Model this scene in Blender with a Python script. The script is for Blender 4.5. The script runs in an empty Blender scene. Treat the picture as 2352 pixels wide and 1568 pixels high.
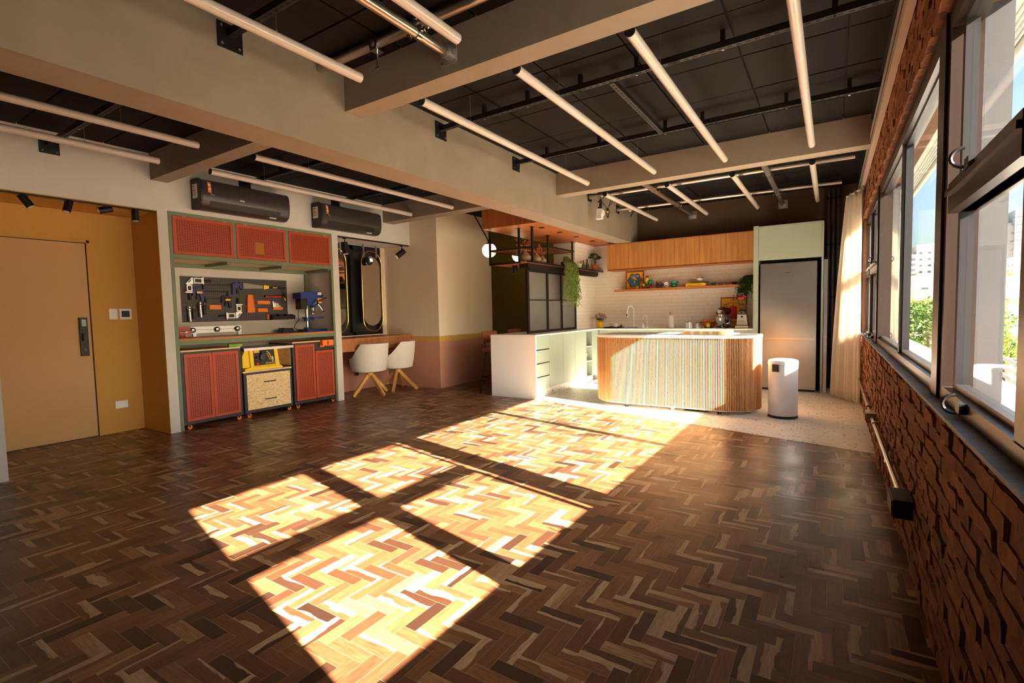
import bpy, bmesh, math, random
from mathutils import Vector as V, Matrix as M, noise as NZ
random.seed(7)
S = bpy.context.scene
COL = S.collection
PI = math.pi

# ------------------------------------------------------------------ camera, sky, sun, exposure
cam = bpy.data.cameras.new('camera'); co = bpy.data.objects.new('camera', cam); COL.objects.link(co)
yaw, pitch, roll = 0.572886, 0.0599615, -0.0223720
cyw, syw, cp, sp = math.cos(yaw), math.sin(yaw), math.cos(pitch), math.sin(pitch)
F = V((-syw*cp, cyw*cp, -sp)); Rv = V((cyw, syw, 0)); Uv = Rv.cross(F)
R2 = Rv*math.cos(roll)+Uv*math.sin(roll); U2 = -Rv*math.sin(roll)+Uv*math.cos(roll)
co.matrix_world = M(((R2.x, U2.x, -F.x, 0), (R2.y, U2.y, -F.y, 0), (R2.z, U2.z, -F.z, 1.3), (0, 0, 0, 1)))
cam.sensor_width = 36; cam.lens = 1140.35/2352*36; cam.clip_start = 0.02; cam.clip_end = 900
S.camera = co
W = bpy.data.worlds.new('sky'); S.world = W; W.use_nodes = True
wn = W.node_tree.nodes; wn.clear()
sky = wn.new('ShaderNodeTexSky'); sky.sky_type = 'NISHITA'; sky.sun_disc = False
sky.sun_elevation = math.radians(29); sky.sun_rotation = math.radians(103); sky.dust_density = 3.2; sky.ozone_density = 1.0
bg = wn.new('ShaderNodeBackground'); bg.inputs[1].default_value = 0.44
wo = wn.new('ShaderNodeOutputWorld')
W.node_tree.links.new(sky.outputs[0], bg.inputs[0]); W.node_tree.links.new(bg.outputs[0], wo.inputs[0])
sl = bpy.data.lights.new('sun', 'SUN'); so = bpy.data.objects.new('sun', sl); COL.objects.link(so)
so.location = (20, -5, 14); so.rotation_euler = V((-1, .235, -.57)).to_track_quat('-Z', 'Y').to_euler()
sl.energy = 82.0; sl.color = (1, .85, .69); sl.angle = math.radians(.6)
S.view_settings.view_transform = 'Standard'; S.view_settings.look = 'None'
S.view_settings.exposure = 0.44; S.cycles.diffuse_bounces = 10; S.cycles.sample_clamp_indirect = 40
S.view_settings.gamma = 1; S.view_settings.use_curve_mapping = False

# ------------------------------------------------------------------ materials
def lin(c):
    return tuple(((x/255)/12.92 if x/255 <= .04045 else ((x/255+.055)/1.055)**2.4) for x in c)+(1,)
class NT:
    def __init__(s, name):
        s.m = bpy.data.materials.new(name); s.m.use_nodes = True; s.t = s.m.node_tree
        s.p = s.t.nodes['Principled BSDF']
    def n(s, typ, **kw):
        n = s.t.nodes.new('ShaderNode'+typ)
        for k, v in kw.items():
            if k.startswith('_'): setattr(n, k[1:], v)
            else: n.inputs[k.replace('9', ' ')].default_value = v
        return n
    def l(s, a, b): s.t.links.new(a, b)
def mixc(t, fac, a, b):
    n = t.n('Mix', _data_type='RGBA')
    for sock, val in ((n.inputs[0], fac), (n.inputs[6], a), (n.inputs[7], b)):
        if hasattr(val, 'links'): t.l(val, sock)
        else: sock.default_value = val
    return n.outputs[2]
def ramp(t, fac, stops):
    r = t.n('ValToRGB'); e = r.color_ramp.elements
    while len(e) < len(stops): e.new(.5)
    for i, (p, c) in enumerate(stops): e[i].position = p; e[i].color = c if len(c) == 4 else tuple(c)+(1,)
    t.l(fac, r.inputs[0]); return r.outputs[0]
def coords(t, sc=(1, 1, 1), rot=(0, 0, 0), kind='Object'):
    c = t.n('TexCoord'); m = t.n('Mapping'); m.inputs['Scale'].default_value = sc; m.inputs['Rotation'].default_value = rot
    t.l(c.outputs[kind], m.inputs[0]); return m.outputs[0]
def bump(t, h, st, dist=.005):
    b = t.n('Bump'); b.inputs['Strength'].default_value = st; b.inputs['Distance'].default_value = dist
    t.l(h, b.inputs['Height']); t.l(b.outputs[0], t.p.inputs['Normal'])
def mat(name, c, r=.5, m=0, nv=0, ns=6, bp=0, bs=60, spec=.5, coat=0, emit=0):
    t = NT(name); p = t.p; C = lin(c)
    p.inputs['Base Color'].default_value = C; p.inputs['Roughness'].default_value = r; p.inputs['Metallic'].default_value = m
    p.inputs['Specular IOR Level'].default_value = spec; p.inputs['Coat Weight'].default_value = coat
    if emit: p.inputs['Emission Color'].default_value = C; p.inputs['Emission Strength'].default_value = emit
    if nv or bp:
        v = coords(t)
        if nv:
            n = t.n('TexNoise', Scale=ns, Detail=5.0); t.l(v, n.inputs[0])
            a = tuple(x*(1-nv) for x in C[:3])+(1,); b = tuple(min(1, x*(1+nv)) for x in C[:3])+(1,)
            t.l(ramp(t, n.outputs[0], [(.3, a), (.7, b)]), p.inputs['Base Color'])
        if bp:
            n2 = t.n('TexNoise', Scale=bs, Detail=3.0); t.l(v, n2.inputs[0]); bump(t, n2.outputs[0], bp)
    return t.m
def wood(name, a, b, ax='x', sc=1.0, r=.45, dens=14, coat=0):
    t = NT(name); s = [dens*sc]*3; s['xyz'.index(ax)] = 1.1*sc
    v = coords(t, s); n = t.n('TexNoise', Scale=1.0, Detail=6.0, Distortion=1.2); n.inputs['Roughness'].default_value = .6; t.l(v, n.inputs[0])
    t.l(ramp(t, n.outputs[0], [(.3, lin(a)), (.5, lin(tuple((x+y)/2 for x, y in zip(a, b)))), (.7, lin(b))]), t.p.inputs['Base Color'])
    t.p.inputs['Roughness'].default_value = r; t.p.inputs['Coat Weight'].default_value = coat
    bump(t, n.outputs[0], .12, .002); return t.m
def emis(name, c, st):
    return mat(name, c, .4, emit=st)

def mk_plaster(name, c, nv=.10, ns=3.0, bp=.22, r=.85):
    t = NT(name); C = lin(c); v = coords(t)
    n = t.n('TexNoise', Scale=ns, Detail=8.0, Distortion=.6); n.inputs['Roughness'].default_value = .62; t.l(v, n.inputs[0])
    t.l(ramp(t, n.outputs[0], [(.25, tuple(x*(1-nv) for x in C[:3])), (.75, tuple(x*(1+nv) for x in C[:3]))]), t.p.inputs['Base Color'])
    n2 = t.n('TexNoise', Scale=26.0, Detail=6.0); t.l(v, n2.inputs[0]); bump(t, n2.outputs[0], bp, .004)
    t.p.inputs['Roughness'].default_value = r; t.p.inputs['Specular IOR Level'].default_value = .25; return t.m

def mk_parquet():
    t = NT('parquet'); p = t.p
    at = t.n('Attribute'); at.attribute_name = 'tone'; sep = t.n('SeparateColor'); t.l(at.outputs['Color'], sep.inputs[0])
    uv = t.n('UVMap'); uv.uv_map = 'blk'
    ad = t.n('VectorMath', _operation='ADD'); mu = t.n('VectorMath', _operation='SCALE'); mu.inputs['Scale'].default_value = 37.0
    t.l(at.outputs['Color'], mu.inputs[0]); t.l(uv.outputs[0], ad.inputs[0]); t.l(mu.outputs[0], ad.inputs[1])
    mp = t.n('Mapping'); mp.inputs['Scale'].default_value = (11, 130, 60); t.l(ad.outputs[0], mp.inputs[0])
    g = t.n('TexNoise', Scale=1.0, Detail=6.0, Distortion=1.0); t.l(mp.outputs[0], g.inputs[0])
    base = ramp(t, sep.outputs[0], [(0, lin((44, 28, 22))), (.16, lin((72, 43, 30))), (.34, lin((110, 67, 42))), (.62, lin((140, 91, 57))), (.84, lin((166, 120, 80))), (1, lin((188, 154, 114)))])
    dk = mixc(t, .55, base, lin((58, 36, 24)))
    gr = ramp(t, g.outputs[0], [(.38, (0, 0, 0)), (.68, (1, 1, 1))])
    c1 = mixc(t, gr, base, dk)
    # sapwood: a pale streak along one edge on some blocks
    mp2 = t.n('Mapping'); mp2.inputs['Scale'].default_value = (7, 22, 1); t.l(ad.outputs[0], mp2.inputs[0])
    n2 = t.n('TexNoise', Scale=1.0, Detail=2.0); t.l(mp2.outputs[0], n2.inputs[0])
    su = t.n('SeparateXYZ'); t.l(uv.outputs[0], su.inputs[0])
    a1 = t.n('Math', _operation='MULTIPLY_ADD'); t.l(su.outputs[1], a1.inputs[0]); a1.inputs[1].default_value = 16.0; t.l(n2.outputs[0], a1.inputs[2])
    a2 = t.n('Math', _operation='MULTIPLY_ADD'); t.l(sep.outputs[1], a2.inputs[0]); a2.inputs[1].default_value = 1.9; a2.inputs[2].default_value = .1
    a3 = t.n('Math', _operation='SUBTRACT'); t.l(a1.outputs[0], a3.inputs[0]); t.l(a2.outputs[0], a3.inputs[1])
    sap = ramp(t, a3.outputs[0], [(.02, (0, 0, 0)), (.07, (1, 1, 1))])
    c2 = mixc(t, sap, c1, mixc(t, gr, lin((182, 150, 114)), lin((154, 118, 84))))
    t.l(c2, p.inputs['Base Color'])
    rn = t.n('TexNoise', Scale=3.0, Detail=3.0); t.l(coords(t), rn.inputs[0])
    t.l(ramp(t, rn.outputs[0], [(.3, (.27,)*3), (.7, (.42,)*3)]), p.inputs['Roughness'])
    p.inputs['Specular IOR Level'].default_value = .5
    bump(t, g.outputs[0], .06, .001); return t.m

def mk_terrazzo():
    t = NT('terrazzo'); v = coords(t)
    w1 = t.n('TexVoronoi', Scale=24.0); t.l(v, w1.inputs[0])
    n = t.n('TexNoise', Scale=9.0, Detail=3.0); t.l(v, n.inputs[0])
    base = ramp(t, n.outputs[0], [(.3, lin((218, 210, 198))), (.7, lin((232, 226, 216)))])
    sep = t.n('SeparateColor'); t.l(w1.outputs['Color'], sep.inputs[0])
    d = ramp(t, w1.outputs['Distance'], [(.22, (1, 1, 1)), (.30, (0, 0, 0))])
    pick = ramp(t, sep.outputs[0], [(.60, (0, 0, 0)), (.62, (1, 1, 1))])
    mu = t.n('Math', _operation='MULTIPLY'); t.l(d, mu.inputs[0]); t.l(pick, mu.inputs[1])
    chip = ramp(t, sep.outputs[1], [(0, lin((90, 78, 68))), (.5, lin((140, 118, 98))), (1, lin((112, 96, 84)))])
    t.l(mixc(t, mu.outputs[0], base, chip), t.p.inputs['Base Color']); t.p.inputs['Roughness'].default_value = .38; return t.m

def mk_brick(name, cs, bpst, sc=30):
    t = NT(name); v = coords(t)
    at = t.n('Attribute'); at.attribute_name = 'tone'; sep = t.n('SeparateColor'); t.l(at.outputs['Color'], sep.inputs[0])
    b = ramp(t, sep.outputs[0], [(0, lin(cs[0])), (.5, lin(cs[1])), (1, lin(cs[2]))])
    n = t.n('TexNoise', Scale=sc, Detail=8.0); n.inputs['Roughness'].default_value = .7; t.l(v, n.inputs[0])
    f = ramp(t, n.outputs[0], [(.36, (0, 0, 0)), (.66, (1, 1, 1))])
    t.l(mixc(t, f, mixc(t, .55, b, lin(cs[3])), b), t.p.inputs['Base Color'])
    t.p.inputs['Roughness'].default_value = .9; bump(t, n.outputs[0], bpst, .022); return t.m
def mk_white_brick():
    t = NT('painted_brick'); v = coords(t)
    n = t.n('TexNoise', Scale=45.0, Detail=6.0); t.l(v, n.inputs[0])
    vo = t.n('TexVoronoi', Scale=26.0); t.l(v, vo.inputs[0])
    pit = ramp(t, vo.outputs['Distance'], [(.07, (0, 0, 0)), (.13, (1, 1, 1))])
    sep = t.n('SeparateColor'); t.l(vo.outputs['Color'], sep.inputs[0])
    pk = ramp(t, sep.outputs[0], [(.5, (1, 1, 1)), (.52, (0, 0, 0))])
    mx = t.n('Math', _operation='MAXIMUM'); t.l(pit, mx.inputs[0]); t.l(pk, mx.inputs[1])
    t.l(mixc(t, mx.outputs[0], lin((110, 92, 76)), lin((238, 231, 220))), t.p.inputs['Base Color'])
    t.p.inputs['Roughness'].default_value = .75; bump(t, n.outputs[0], .25, .004); return t.m
def mk_perf(name, c, cd, h=.0185, w=.026):
    # perforated sheet: rows of short slots, seen as flat print-like relief (3 px in the photograph)
    t = NT(name); c0 = t.n('TexCoord'); sx = t.n('SeparateXYZ'); t.l(c0.outputs['Object'], sx.inputs[0])
    cx = t.n('CombineXYZ'); t.l(sx.outputs[1], cx.inputs[0]); t.l(sx.outputs[2], cx.inputs[1])
    br = t.n('TexBrick', Scale=1.0); br.offset = 0
    for k, v in (('Brick Width', w), ('Row Height', h), ('Mortar Size', .0042), ('Mortar Smooth', .1), ('Bias', 0)): br.inputs[k].default_value = v
    br.inputs['Color1'].default_value = lin(cd); br.inputs['Color2'].default_value = lin(cd); br.inputs['Mortar'].default_value = lin(c)
    t.l(cx.outputs[0], br.inputs[0]); t.l(br.outputs[0], t.p.inputs['Base Color']); t.p.inputs['Roughness'].default_value = .45
    bump(t, br.outputs['Fac'], .6, .003); return t.m
def mk_osb():
    t = NT('strand_board'); v = coords(t, (1, 1, 1))
    w1 = t.n('TexVoronoi', Scale=85.0); m = t.n('Mapping'); m.inputs['Scale'].default_value = (1, .55, .9); m.inputs['Rotation'].default_value = (.6, .2, .3)
    t.l(v, m.inputs[0]); t.l(m.outputs[0], w1.inputs[0]); sp_ = t.n('SeparateColor'); t.l(w1.outputs['Color'], sp_.inputs[0])
    t.l(ramp(t, sp_.outputs[0], [(0, lin((206, 164, 106))), (.12, lin((226, 190, 134))), (.8, lin((236, 206, 152))), (1, lin((244, 220, 174)))]), t.p.inputs['Base Color'])
    t.p.inputs['Roughness'].default_value = .6; return t.m
def mk_peg():
    t = NT('pegboard_black'); c0 = t.n('TexCoord'); sx = t.n('SeparateXYZ'); t.l(c0.outputs['Object'], sx.inputs[0])
    def fr(o, k):
        a = t.n('Math', _operation='MULTIPLY'); a.inputs[1].default_value = k; t.l(o, a.inputs[0])
        b = t.n('Math', _operation='FRACT'); t.l(a.outputs[0], b.inputs[0])
        c = t.n('Math', _operation='SUBTRACT'); c.inputs[1].default_value = .5; t.l(b.outputs[0], c.inputs[0])
        d = t.n('Math', _operation='POWER'); d.inputs[1].default_value = 2; t.l(c.outputs[0], d.inputs[0]); return d.outputs[0]
    a = t.n('Math', _operation='ADD'); t.l(fr(sx.outputs[1], 40), a.inputs[0]); t.l(fr(sx.outputs[2], 40), a.inputs[1])
    t.l(ramp(t, a.outputs[0], [(.05, lin((14, 13, 13))), (.08, lin((74, 70, 68)))]), t.p.inputs['Base Color'])
    t.p.inputs['Roughness'].default_value = .55; return t.m
def mk_band():
    t = NT('two_tone_paint'); c0 = t.n('TexCoord'); sx = t.n('SeparateXYZ'); t.l(c0.outputs['Object'], sx.inputs[0])
    r = t.n('ValToRGB'); r.color_ramp.interpolation = 'CONSTANT'; e = r.color_ramp.elements; e.new(.5)
    for i, (p_, c) in enumerate([(0, lin((208, 150, 124))), (.805/4, lin((208, 164, 80))), (.905/4, lin((232, 214, 190)))]): e[i].position = p_; e[i].color = c
    d = t.n('Math', _operation='DIVIDE'); d.inputs[1].default_value = 4; t.l(sx.outputs[2], d.inputs[0]); t.l(d.outputs[0], r.inputs[0])
    t.l(r.outputs[0], t.p.inputs['Base Color']); t.p.inputs['Roughness'].default_value = .8
    n2 = t.n('TexNoise', Scale=26.0, Detail=6.0); t.l(c0.outputs['Object'], n2.inputs[0]); bump(t, n2.outputs[0], .15, .003); return t.m
def mk_glass(name='pane_glass', tint=(.93, .96, .96, 1)):
    t = NT(name); t.t.nodes.remove(t.p); tr = t.n('BsdfTransparent'); tr.inputs[0].default_value = tint
    gl = t.n('BsdfGlossy'); gl.inputs['Roughness'].default_value = 0.0
    lw = t.n('LayerWeight'); pw = t.n('Math', _operation='POWER'); pw.inputs[1].default_value = 5; t.l(lw.outputs['Facing'], pw.inputs[0])
    fr = t.n('Math', _operation='MULTIPLY_ADD'); fr.inputs[1].default_value = .48; fr.inputs[2].default_value = .03; t.l(pw.outputs[0], fr.inputs[0]); mx = t.n('MixShader')
    t.l(fr.outputs[0], mx.inputs[0]); t.l(tr.outputs[0], mx.inputs[1]); t.l(gl.outputs[0], mx.inputs[2])
    t.l(mx.outputs[0], t.t.nodes['Material Output'].inputs[0]); return t.m
def mk_frost():
    t = NT('ribbed_glass'); p = t.p; p.inputs['Base Color'].default_value = (.74, .73, .68, 1)
    p.inputs['Transmission Weight'].default_value = .86; p.inputs['Roughness'].default_value = .28; p.inputs['IOR'].default_value = 1.2
    c0 = coords(t, (1, 1, 1)); w = t.n('TexWave', Scale=11.0, _bands_direction='Y'); t.l(c0, w.inputs[0]); bump(t, w.outputs['Fac'], .7, .006); return t.m
def mk_cloth(name, c, tl=.0):
    t = NT(name); p = t.p; v = coords(t, (1, 1, 1)); n = t.n('TexNoise', Scale=160.0, Detail=2.0); t.l(v, n.inputs[0])
    C = lin(c); t.l(ramp(t, n.outputs[0], [(.3, tuple(x*.86 for x in C[:3])), (.7, tuple(min(1, x*1.08) for x in C[:3]))]), p.inputs['Base Color'])
    p.inputs['Roughness'].default_value = .95; p.inputs['Sheen Weight'].default_value = .2; bump(t, n.outputs[0], .3, .002)
    if tl:
        tb = t.n('BsdfTranslucent'); tb.inputs[0].default_value = C; mx = t.n('MixShader'); mx.inputs[0].default_value = tl
        t.l(p.outputs[0], mx.inputs[1]); t.l(tb.outputs[0], mx.inputs[2]); t.l(mx.outputs[0], t.t.nodes['Material Output'].inputs[0])
    return t.m
def mk_leaf(name, a, b):
    t = NT(name); oi = t.n('TexNoise', Scale=14.0, Detail=2.0); t.l(coords(t), oi.inputs[0])
    C = ramp(t, oi.outputs[0], [(.3, lin(a)), (.7, lin(b))]); t.l(C, t.p.inputs['Base Color']); t.p.inputs['Roughness'].default_value = .5
    tb = t.n('BsdfTranslucent'); t.l(C, tb.inputs[0]); mx = t.n('MixShader'); mx.inputs[0].default_value = .35
    t.l(t.p.outputs[0], mx.inputs[1]); t.l(tb.outputs[0], mx.inputs[2]); t.l(mx.outputs[0], t.t.nodes['Material Output'].inputs[0]); return t.m

X = dict(
 parquet=mk_parquet(), joint=mat('parquet_joint', (196, 158, 118), .7), terrazzo=mk_terrazzo(),
 plaster=mk_plaster('beam_plaster', (152, 136, 118)), wallp=mk_plaster('wall_plaster', (208, 200, 190), .05), dark=mk_plaster('dark_plaster', (96, 76, 56), .08),
 ceil=mk_plaster('black_ceiling', (16, 12, 10), .2, 8, .3, .8), ceilj=mat('ceiling_joint', (12, 10, 9), .9),
 brick=mk_brick('rustic_brick', [(128, 76, 36), (154, 94, 48), (176, 112, 62), (92, 58, 34)], .9), mortar=mk_brick('mortar', [(104, 66, 38)]*3+[(74, 46, 28)], .9),
 wbrick=mk_white_brick(), wjoint=mat('painted_joint', (180, 166, 150), .9),
 yel=mk_plaster('ochre_paint', (206, 156, 78), .03, 3, .06), door=mat('ochre_door', (204, 158, 98), .55, nv=.03, ns=2), olive=mk_plaster('olive_paint', (84, 72, 22), .05, 3, .08),
 band=mk_band(), slate=mat('slate_sill', (96, 98, 104), .6, nv=.2, ns=20, bp=.3), bronze=mat('bronze_frame', (58, 46, 40), .32, .55), bronze2=mat('dark_frame', (36, 34, 36), .4, .3),
 blk=mat('black_steel', (24, 22, 21), .45, .2), blkp=mat('black_plastic', (22, 21, 21), .5), rub=mat('black_rubber', (16, 16, 16), .8),
 green=mat('green_steel', (112, 126, 96), .5), red=mat('red_steel', (184, 72, 36), .5), perf=mk_perf('red_perforated', (180, 68, 34), (104, 30, 12)),
 cart=mat('charcoal_steel', (52, 48, 48), .5), osb=mk_osb(), ply=wood('pine_edge', (222, 184, 130), (240, 212, 164), 'y'), orange=mat('orange_plastic', (240, 122, 28), .45),
 bench=wood('bench_wood', (150, 84, 40), (206, 132, 72), 'y', 1.2), walnut=wood('walnut_veneer', (150, 92, 50), (192, 128, 76), 'z', 1.3), teakz=wood('teak_upright', (138, 74, 28), (180, 106, 48), 'z', 1.1),
 teakc=wood('teak_cabinet', (172, 112, 56), (208, 146, 84), 'z', 1.1),
 teakx=wood('teak_soffit', (156, 86, 40), (192, 118, 64), 'x', .8), teaks=wood('teak_shelf', (176, 100, 52), (206, 132, 80), 'x', 1.2), slat=wood('slat_wood', (190, 136, 84), (222, 174, 122), 'z', 1.5, .5), oak=wood('oak_leg', (196, 140, 70), (224, 172, 104), 'z', 1.5),
 sage=mat('sage_lacquer', (163, 174, 157), .4), white=mat('white_quartz', (248, 244, 240), .3), wpl=mat('white_plastic', (240, 238, 236), .35), tube=mat('opal_tube', (206, 190, 178), .22, spec=.6),
 steel=mat('brushed_steel', (176, 174, 172), .30, .85, nv=.03, ns=3), chrome=mat('chrome', (220, 220, 220), .08, 1), pipe=mat('galvanised_pipe', (190, 180, 168), .28, .9), alu=mat('aluminium', (206, 206, 208), .3, .8),
 acm=mat('graphite_plastic', (72, 66, 62), .32, .35), blue=mat('blue_enamel', (30, 56, 130), .35), navy=mat('navy_plastic', (52, 54, 112), .5), yelp=mat('yellow_plastic', (250, 206, 20), .42), redp=mat('red_plastic', (206, 34, 34), .4),
 redv=mat('red_enamel', (166, 58, 30), .35), lime=mat('lime_plastic', (130, 180, 40), .5), sawm=mat('saw_blade', (142, 128, 116), .35, .6), brass=mat('brass', (204, 158, 70), .22, .9), mirror=mat('mirror_glass', (226, 218, 206), .02, 1),
 dglass=mat('dark_glass', (44, 46, 46), .12, spec=.8), linen=mk_cloth('linen', (220, 210, 196)), curtain=mk_cloth('curtain_linen', (240, 232, 220), .55), leath=mat('tan_leather', (150, 84, 58), .5, nv=.15, ns=20),
 glass=mk_glass(), frost=mk_frost(), clear=mk_glass('clear_jar', (.95, .95, .93, 1)), globe=emis('lit_opal_globe', (255, 226, 168), 3.2), bulb=emis('warm_bulb', (255, 220, 160), 5),
 terra=mat('terracotta', (190, 108, 70), .8), leaf=mk_leaf('fern_leaf', (96, 138, 44), (176, 206, 90)), dleaf=mk_leaf('dark_leaf', (34, 66, 24), (74, 112, 44)), rleaf=mk_leaf('rust_leaf', (140, 70, 48), (190, 110, 80)), pink=mk_leaf('pink_petal', (206, 130, 160), (236, 190, 206)), stem=mat('plant_stem', (92, 80, 50), .7),
 bottle=mat('green_bottle', (84, 92, 64), .15, spec=.7), ceram=mat('stoneware', (150, 128, 106), .6, nv=.1), cream=mat('cream_ceramic', (232, 222, 204), .35), teal=mat('teal_enamel', (44, 138, 124), .25), yglass=mat('yellow_glass', (244, 190, 20), .2), 
 paper=mat('paper', (236, 230, 220), .8), dkp=mat('dark_plum', (84, 20, 44), .25, coat=.5), lemon=mat('lemon_skin', (246, 214, 40), .5), orskin=mat('orange_skin', (244, 130, 26), .5), apple=mat('apple_skin', (150, 24, 26), .35),
 purple=mat('purple_cover', (84, 50, 96), .6), gold=mat('poster_yellow', (240, 178, 20), .5), maroon=mat('maroon_print', (120, 40, 24), .6), pblue=mat('poster_blue', (52, 112, 148), .6), pred=mat('poster_red', (184, 34, 24), .6),
 conc=mat('exterior_concrete', (170, 166, 158), .85, nv=.08), wbld=mat('white_render', (206, 204, 198), .8), ledge=mat('pale_ledge', (196, 194, 190), .85), gpier=mat('grey_pier', (50, 50, 55), .6), gbld=mat('grey_render', (150, 150, 154), .8), cbld=mat('cream_render', (226, 212, 190), .8), win=mat('far_window', (84, 88, 96), .3), roof=mat('roof_tile', (138, 118, 108), .9, nv=.15, ns=3), rroof=mat('red_tile', (176, 110, 86), .9),
 tleaf=mk_leaf('tree_leaf', (96, 122, 36), (190, 190, 70)), tleaf2=mk_leaf('tree_leaf_dark', (52, 84, 34), (110, 140, 60)), bark=mat('bark', (90, 72, 54), .9), grass=mat('city_ground', (150, 146, 132), .95, nv=.2, ns=.2), tape=mat('tape_note', (170, 108, 40), .8), lcd=mat('lcd', (150, 170, 150), .2),
)

# ------------------------------------------------------------------ mesh builder and scene helpers
class B:
    def __init__(s): s.b = bmesh.new()
    def vs(s, ps): return [s.b.verts.new(p) for p in ps]
    def face(s, ps):
        s.b.faces.new(s.vs(ps)); return s
    def hexa(s, P):
        v = s.vs(P)
        for f in ((0, 3, 2, 1), (4, 5, 6, 7), (0, 1, 5, 4), (1, 2, 6, 5), (2, 3, 7, 6), (3, 0, 4, 7)): s.b.faces.new([v[i] for i in f])
        return s
    def box(s, x0, x1, y0, y1, z0, z1):
        return s.hexa([(x0, y0, z0), (x1, y0, z0), (x1, y1, z0), (x0, y1, z0), (x0, y0, z1), (x1, y0, z1), (x1, y1, z1), (x0, y1, z1)])
    def obb(s, c, d, R=None):
        R = R or M.Identity(3); c = V(c); h = V(d)/2
        return s.hexa([c+R@V((a*h.x, b*h.y, e*h.z)) for e in (-1, 1) for a, b in ((-1, -1), (1, -1), (1, 1), (-1, 1))])
    def bar(s, p0, p1, w, h=None, up=(0, 0, 1)):
        p0, p1 = V(p0), V(p1); d = (p1-p0).normalized(); u = V(up)
        if abs(d.dot(u)) > .97: u = V((1, 0, 0))
        a = d.cross(u).normalized()*w/2; b = a.normalized().cross(d).normalized()*(h or w)/2
        return s.hexa([p0-a-b, p0+a-b, p0+a+b, p0-a+b, p1-a-b, p1+a-b, p1+a+b, p1-a+b])
    def tube(s, pts, r, n=10, cap=True, closed=False):
        pts = [V(p) for p in pts]; rr = r if hasattr(r, '__len__') else [r]*len(pts); rings = []; pa = None
        for i, p in enumerate(pts):
            a = pts[(i-1) % len(pts)] if closed or i else p; c = pts[(i+1) % len(pts)] if closed or i < len(pts)-1 else p
            d = (c-a).normalized()
            if pa is None: u = V((0, 0, 1)) if abs(d.z) < .9 else V((1, 0, 0)); pa = d.cross(u).normalized()
            else:
                q = pa-d*pa.dot(d); pa = q.normalized() if q.length > 1e-6 else pa
            pb = d.cross(pa)
            rings.append([s.b.verts.new(p+(pa*math.cos(2*PI*k/n)+pb*math.sin(2*PI*k/n))*rr[i]) for k in range(n)])
        m = len(rings)
        for i in range(m if closed else m-1):
            A, C = rings[i], rings[(i+1) % m]
            for k in range(n): s.b.faces.new((A[k], A[(k+1) % n], C[(k+1) % n], C[k]))
        if cap and not closed: s.b.faces.new(rings[0][::-1]); s.b.faces.new(rings[-1])
        return s
    def rod(s, p0, p1, r, r2=None, n=14): return s.tube([p0, p1], [r, r if r2 is None else r2], n)
    def lathe(s, c, prof, n=24, ax='z', cap=True):
        c = V(c); rings = []
        for r, z in prof:
            ring = []
            for k in range(n):
                a = 2*PI*k/n; q = (r*math.cos(a), r*math.sin(a), z)
                if ax == 'x': q = (q[2], q[0], q[1])
                if ax == 'y': q = (q[1], q[2], q[0])
                ring.append(s.b.verts.new(c+V(q)))
            rings.append(ring)
        for A, C in zip(rings, rings[1:]):
            for k in range(n): s.b.faces.new((A[k], A[(k+1) % n], C[(k+1) % n], C[k]))
        if cap: s.b.faces.new(rings[0][::-1]); s.b.faces.new(rings[-1])
        return s
    def prism(s, pts, ax, a, b):
        def q(p, t): return {'x': (t, p[0], p[1]), 'y': (p[0], t, p[1]), 'z': (p[0], p[1], t)}[ax]
        A = s.vs([q(p, a) for p in pts]); C = s.vs([q(p, b) for p in pts]); n = len(pts)
        s.b.faces.new(A[::-1]); s.b.faces.new(C)
        for k in range(n): s.b.faces.new((A[k], A[(k+1) % n], C[(k+1) % n], C[k]))
        return s
    def ball(s, c, r, n=16, sc=(1, 1, 1)):
        prof = [(max(1e-4, math.sin(PI*i/(n//2))), -math.cos(PI*i/(n//2))) for i in range(n//2+1)]
        i0 = len(s.b.verts); s.lathe((0, 0, 0), prof, n)
        s.b.verts.ensure_lookup_table()
        for v in s.b.verts[i0:]: v.co = V(c)+V((v.co.x*r*sc[0], v.co.y*r*sc[1], v.co.z*r*sc[2]))
        return s
    def move(s, R=None, t=(0, 0, 0)):
        for v in s.b.verts: v.co = (R@v.co if R else v.co)+V(t)
        return s
    def leaf(s, p, d, L, w, up=None):
        p = V(p); d = V(d).normalized(); u = V(up) if up else V((random.uniform(-1, 1), random.uniform(-1, 1), random.uniform(-.3, 1)))
        a = d.cross(u)
        if a.length < 1e-3: a = d.cross(V((1, .3, .2)))
        a = a.normalized()*w/2; nn = a.cross(d).normalized()*w*.25
        v = s.vs([p, p+d*L*.5+a+nn, p+d*L, p+d*L*.5-a+nn]); s.b.faces.new((v[0], v[1], v[2])); s.b.faces.new((v[0], v[2], v[3])); return s
ROOTLOC = {}
def obj(name, b, m, root=None, bev=0, seg=1, label=None, ang=35, norm=True):
    if bev:
        es = [e for e in b.b.edges if len(e.link_faces) == 2 and e.calc_face_angle(0) > .5]
        bmesh.ops.bevel(b.b, geom=es, offset=bev, segments=seg, affect='EDGES', clamp_overlap=True)
    if norm: bmesh.ops.recalc_face_normals(b.b, faces=b.b.faces)
    me = bpy.data.meshes.new(name); b.b.to_mesh(me); b.b.free()
    me.polygons.foreach_set('use_smooth', [True]*len(me.polygons)); me.set_sharp_from_angle(angle=math.radians(ang))
    ms = m if isinstance(m, (list, tuple)) else [m]
    for q in ms: me.materials.append(X[q] if isinstance(q, str) else q)
    o = bpy.data.objects.new(name, me); COL.objects.link(o)
    if root is not None:
        o.parent = root; me.transform(M.Translation(-ROOTLOC[root.name])); ROOTLOC[o.name] = ROOTLOC[root.name]
    if label: o['label'] = label
    return o
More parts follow.
